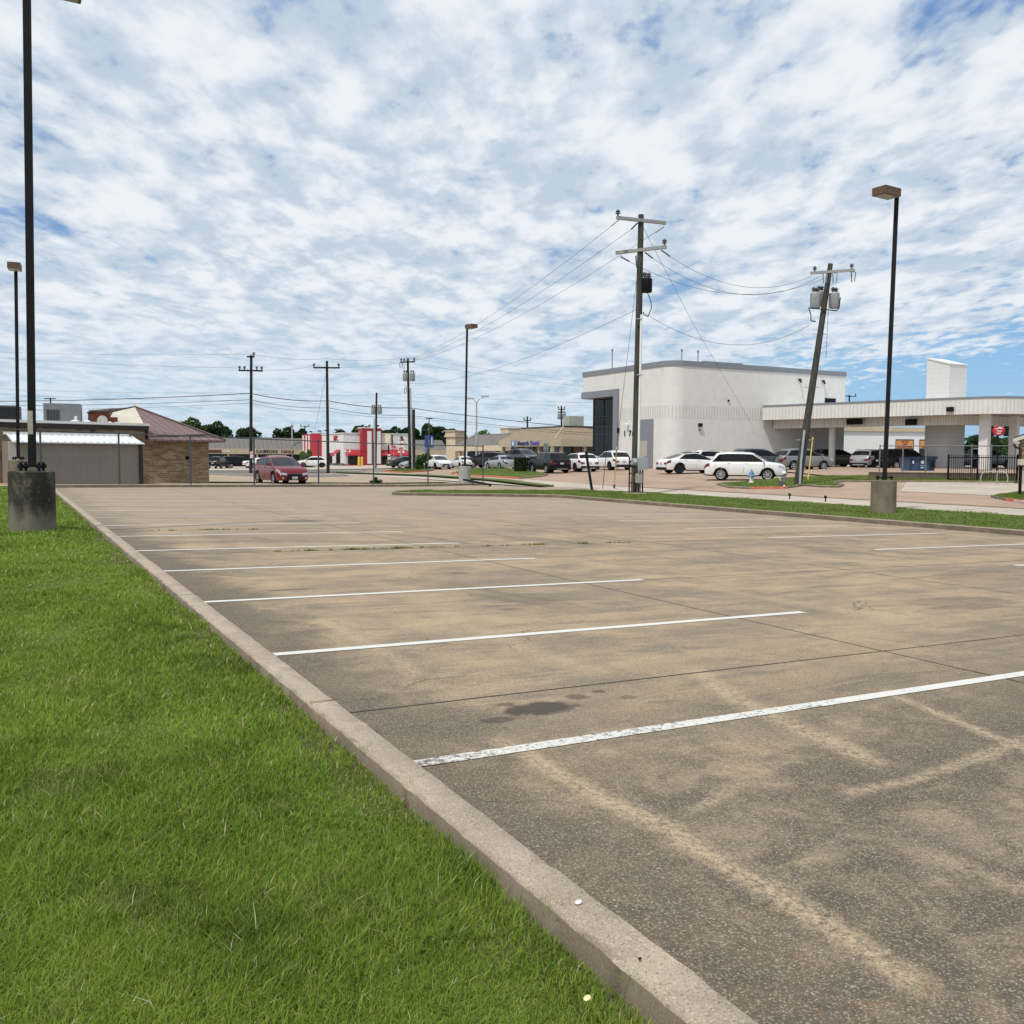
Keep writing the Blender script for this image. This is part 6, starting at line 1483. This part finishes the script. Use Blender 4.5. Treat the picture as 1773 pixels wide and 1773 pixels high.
    for s in (1, -1):
        if clad: patch_all = MB(); [patch_all.add(q.v, q.f) for q in (patch(xs[i], xs[i+1], 0, .55, s, .006, 2, 2) for i in range(1, len(xs)-2))]; patch_all.build('sill_cladding', MTRIM, t)
        h = patch(L/2-.42, L/2-.01, 2.55, 3.7, s); zf = ztop(L/2-.02)
        h.add([(L/2+.055, s*Wd*.24, zf-.13), (L/2+.055, s*Wd*.41, zf-.10), (L/2+.05, s*Wd*.42, zf+.02), (L/2+.045, s*Wd*.25, zf-.02)], [(0, 1, 2, 3)]); h.build('headlight', MHLAMP, t)
        zb = ztop(-L/2+.03); tl = patch(-L/2+.01, -L/2+.30, 2.45, 3.25, s)
        tl.add([(-L/2-.055, s*Wd*.24, zb-.27), (-L/2-.055, s*Wd*.43, zb-.31), (-L/2-.045, s*Wd*.43, zb-.13), (-L/2-.05, s*Wd*.25, zb-.17)], [(0, 1, 2, 3)]); tl.build('taillight', tail or MTAIL, t)
        mx_ = xf0-.25
        mr = MB(); mr.add([(mx_+.08, s*(bw(mx_)+.02), bz(mx_)+.05), (mx_+.05, s*(bw(mx_)+.26), bz(mx_)+.04), (mx_-.04, s*(bw(mx_)+.28), bz(mx_)+.05), (mx_-.04, s*(bw(mx_)+.06), bz(mx_)+.05),
                           (mx_+.07, s*(bw(mx_)+.04), bz(mx_)+.17), (mx_+.04, s*(bw(mx_)+.25), bz(mx_)+.20), (mx_-.04, s*(bw(mx_)+.26), bz(mx_)+.20), (mx_-.04, s*(bw(mx_)+.06), bz(mx_)+.18)],
                          [(0, 1, 2, 3), (4, 7, 6, 5), (0, 4, 5, 1), (1, 5, 6, 2), (2, 6, 7, 3), (3, 7, 4, 0)]); mr.build('wing_mirror', pm if not clad or typ != 'pickup' else MTRIM, t)
        for dx in (.15, -.95):
            a, b = S2(dx, 3.1); MB().box((dx, s*(a+.012), b), (.17, .03, .03)).build('door_handle', pm, t)
        dl = MB()
        for dx in (xf0-.18, -.04, -1.02):
            a, b = S2(dx, 3.9); c, e = S2(dx, 1.3); f_, h_ = S2(dx, 2.4); dl.box((dx, s*(a*.5+f_*.5+.002), (b+h_)/2), (.012, .02, b-h_)).box((dx, s*(c*.5+f_*.5+.002), (e+h_)/2), (.012, .02, h_-e))
        dl.build('door_gap', MTRIM, t)
    # front and rear details
    zf = ztop(L/2-.03); MB().box((L/2+.055, 0, zf-.16), (.04, Wd*.44, .15)).build('grille', MTRIM, t); MB().box((L/2+.06, 0, zf-.09), (.03, Wd*.44, .02)).build('grille_trim', MCHROME, t)
    MB().box((L/2+.05, 0, sill+.14), (.05, Wd*.55, .13)).build('lower_intake', MTRIM, t)
    for s in (1, -1): MB().tube((L/2+.03, s*Wd*.36, sill+.16), (L/2+.06, s*Wd*.35, sill+.16), .045, n=8).build('fog_lamp', MHLAMP, t)
    if plate: MB().box((L/2+.085, 0, zf-.30), (.02, .31, .15)).build('number_plate', MPLATE, t)
    zb = ztop(-L/2+.03); MB().box((-L/2-.075, 0, zb-.22), (.02, .31, .15)).build('number_plate', MPLATE, t)
    MB().box((-L/2-.03, 0, sill+.16), (.09, Wd*.84, .20)).build('rear_bumper', MTRIM if clad else pm, t)
    if typ in ('suv', 'big'): MB().box((-L/2-.075, 0, sill+.10), (.03, Wd*.5, .06)).build('skid_plate', MCHROME, t)
    # wheels
    for X in (wf, wr):
        for s in (1, -1):
            Mx = Matrix.Translation((X, s*(Wd/2-.13), R))@Matrix.Rotation(R_(-90*s), 4, 'X'); wd = .23
            ty = MB().lathe([(R*.66, -wd/2), (R*.93, -wd/2), (R, -wd*.32), (R, wd*.32), (R*.93, wd/2), (R*.70, wd/2), (R*.66, wd*.30), (.02, wd*.22)], 24, Mx, False).build('wheel', MTYRE, t, True)
            rb = MB().lathe([(R*.60, wd*.40), (R*.70, wd*.46), (R*.715, wd*.40)], 24, Mx, False).lathe([(.02, wd*.46), (R*.16, wd*.44), (R*.17, wd*.30)], 12, Mx, False)
            for k in range(rimn*2):
                a = math.pi*2*k/(rimn*2)+(0.13 if k % 2 else -.13); Mk = Mx@Matrix.Rotation(a, 4, 'Z')
                rb.add([Mk@Vector(p) for p in ((R*.1, -R*.05, wd*.45), (R*.65, -R*.04, wd*.42), (R*.65, R*.04, wd*.42), (R*.1, R*.05, wd*.45))], [(0, 1, 2, 3)])
            rb.build('rim', rim or MRIM, ty, True)
    return t
WHT = ('white', (.73, .73, .72)); BLK = ('black', (.006, .006, .008)); SIL = ('silver', (.42, .44, .46), .5); RED = ('maroon', (.15, .006, .011), .0); GRY = ('grey', (.23, .235, .23), .45)
OLV = ('olive', (.115, .108, .088), .4); CHAR = ('charcoal', (.035, .038, .045), .3); SLATE = ('slate', (.055, .07, .09), .4); LGR = ('light_grey', (.34, .35, .35), .45)
car('parked_car', 'maroon compact SUV facing the camera beyond the back fence', 'cross', RED, 485, 52.2, 160, rimn=5, Hs=1.02, clad=False)
car('parked_car', 'white long SUV parked side on behind the blue and white hydrant', 'big', WHT, 1291, 57.6, 94, rimn=8, clad=True, scale=.975, Hs=1.035)
car('parked_car', 'white sloping backed electric SUV with black glass left of the side on white SUV', 'fast', WHT, 1197, 70.2, 62, rim=MRIMD, roof=MGLASS, rimn=5)
car('parked_car', 'white SUV parked right of the black SUV, seen from its rear corner', 'suv', WHT, 1001, 79, -24, rim=MRIMD, rimn=6, Hs=.97)
car('parked_car', 'white SUV with black wheels at the dark glass entrance, rearmost right of its row', 'cross', WHT, 1060, 82, -26, rim=MRIMD, rimn=6, Hs=1.05, scale=1.04)
car('parked_car', 'black SUV with chrome rear trim right of the square hedge', 'big', BLK, 951, 77, -24, rimn=5, Hs=.99)
car('parked_car', 'silver sedan parked left of the square dark hedge', 'sedan', SIL, 868, 94.5, -26, clad=False, rimn=7)
car('parked_car', 'white hatchback seen from the rear behind the mid lamp post', 'sedan', WHT, 801, 105, -20, Hs=1.0, rim=MRIMD, scale=.95, rimn=6)
car('parked_car', 'white SUV facing the camera with dark V shaped grille near the blue banners', 'cross', WHT, 758, 102, 157, rim=MRIMD, rimn=5)
car('parked_car', 'pale grey sedan nosing left behind the dark shrub', 'sedan', LGR, 729, 107, -112, clad=False)
car('parked_car', 'dark charcoal SUV behind the silver sedan', 'big', CHAR, 845, 103, -58, Hs=1.02)
car('parked_car', 'grey SUV mostly hidden behind the square dark hedge', 'suv', SLATE, 907, 93, 148, Hs=1.02, z0=.62)
car('parked_car', 'white car roof just showing behind the sloping white electric SUV', 'suv', WHT, 1236, 79, 60, rim=MRIMD)
car('parked_car', 'dark slate SUV behind the side on white SUV', 'big', SLATE, 1312, 74, 58, Hs=1.02)
car('parked_car', 'silver grey SUV parked behind the leaning utility pole', 'big', GRY, 1388, 74.3, 52, rimn=5)
car('parked_car', 'olive brown SUV parked under the canopy right of the silver grey one', 'big', OLV, 1445, 85.5, 60, rimn=6)
car('parked_car', 'pale grey SUV seen from the rear left of the right lamp post', 'suv', LGR, 1509, 80.5, 26, rim=MRIMD)
car('parked_car', 'black minivan behind the right lamp post and the blue dumpster', 'van', BLK, 1564, 79, 52, rimn=6)
car('pickup_truck', 'grey pickup truck parked behind the black iron fence', 'pickup', GRY, 1704, 86, 50, cat='pickup truck', rim=MRIMD)
car('parked_car', 'black minivan parked side on before the long shopping row', 'van', BLK, 413, 131, 70, rimn=8)
car('parked_car', 'black SUV with pale rear pillar at the brick building corner', 'suv', BLK, 378, 126, 18)
car('parked_car', 'white crossover parked side on left of the red restaurant', 'cross', WHT, 541, 130, -94, rim=MRIMD)
car('parked_car', 'white car peeking out left of the maroon SUV windscreen', 'sedan', WHT, 452, 128, 70)
car('parked_car', 'dark green car half hidden by the pole with transformer cans', 'sedan', ('dark_green', (.03, .05, .045), .3), 703, 116, 60, clad=False)
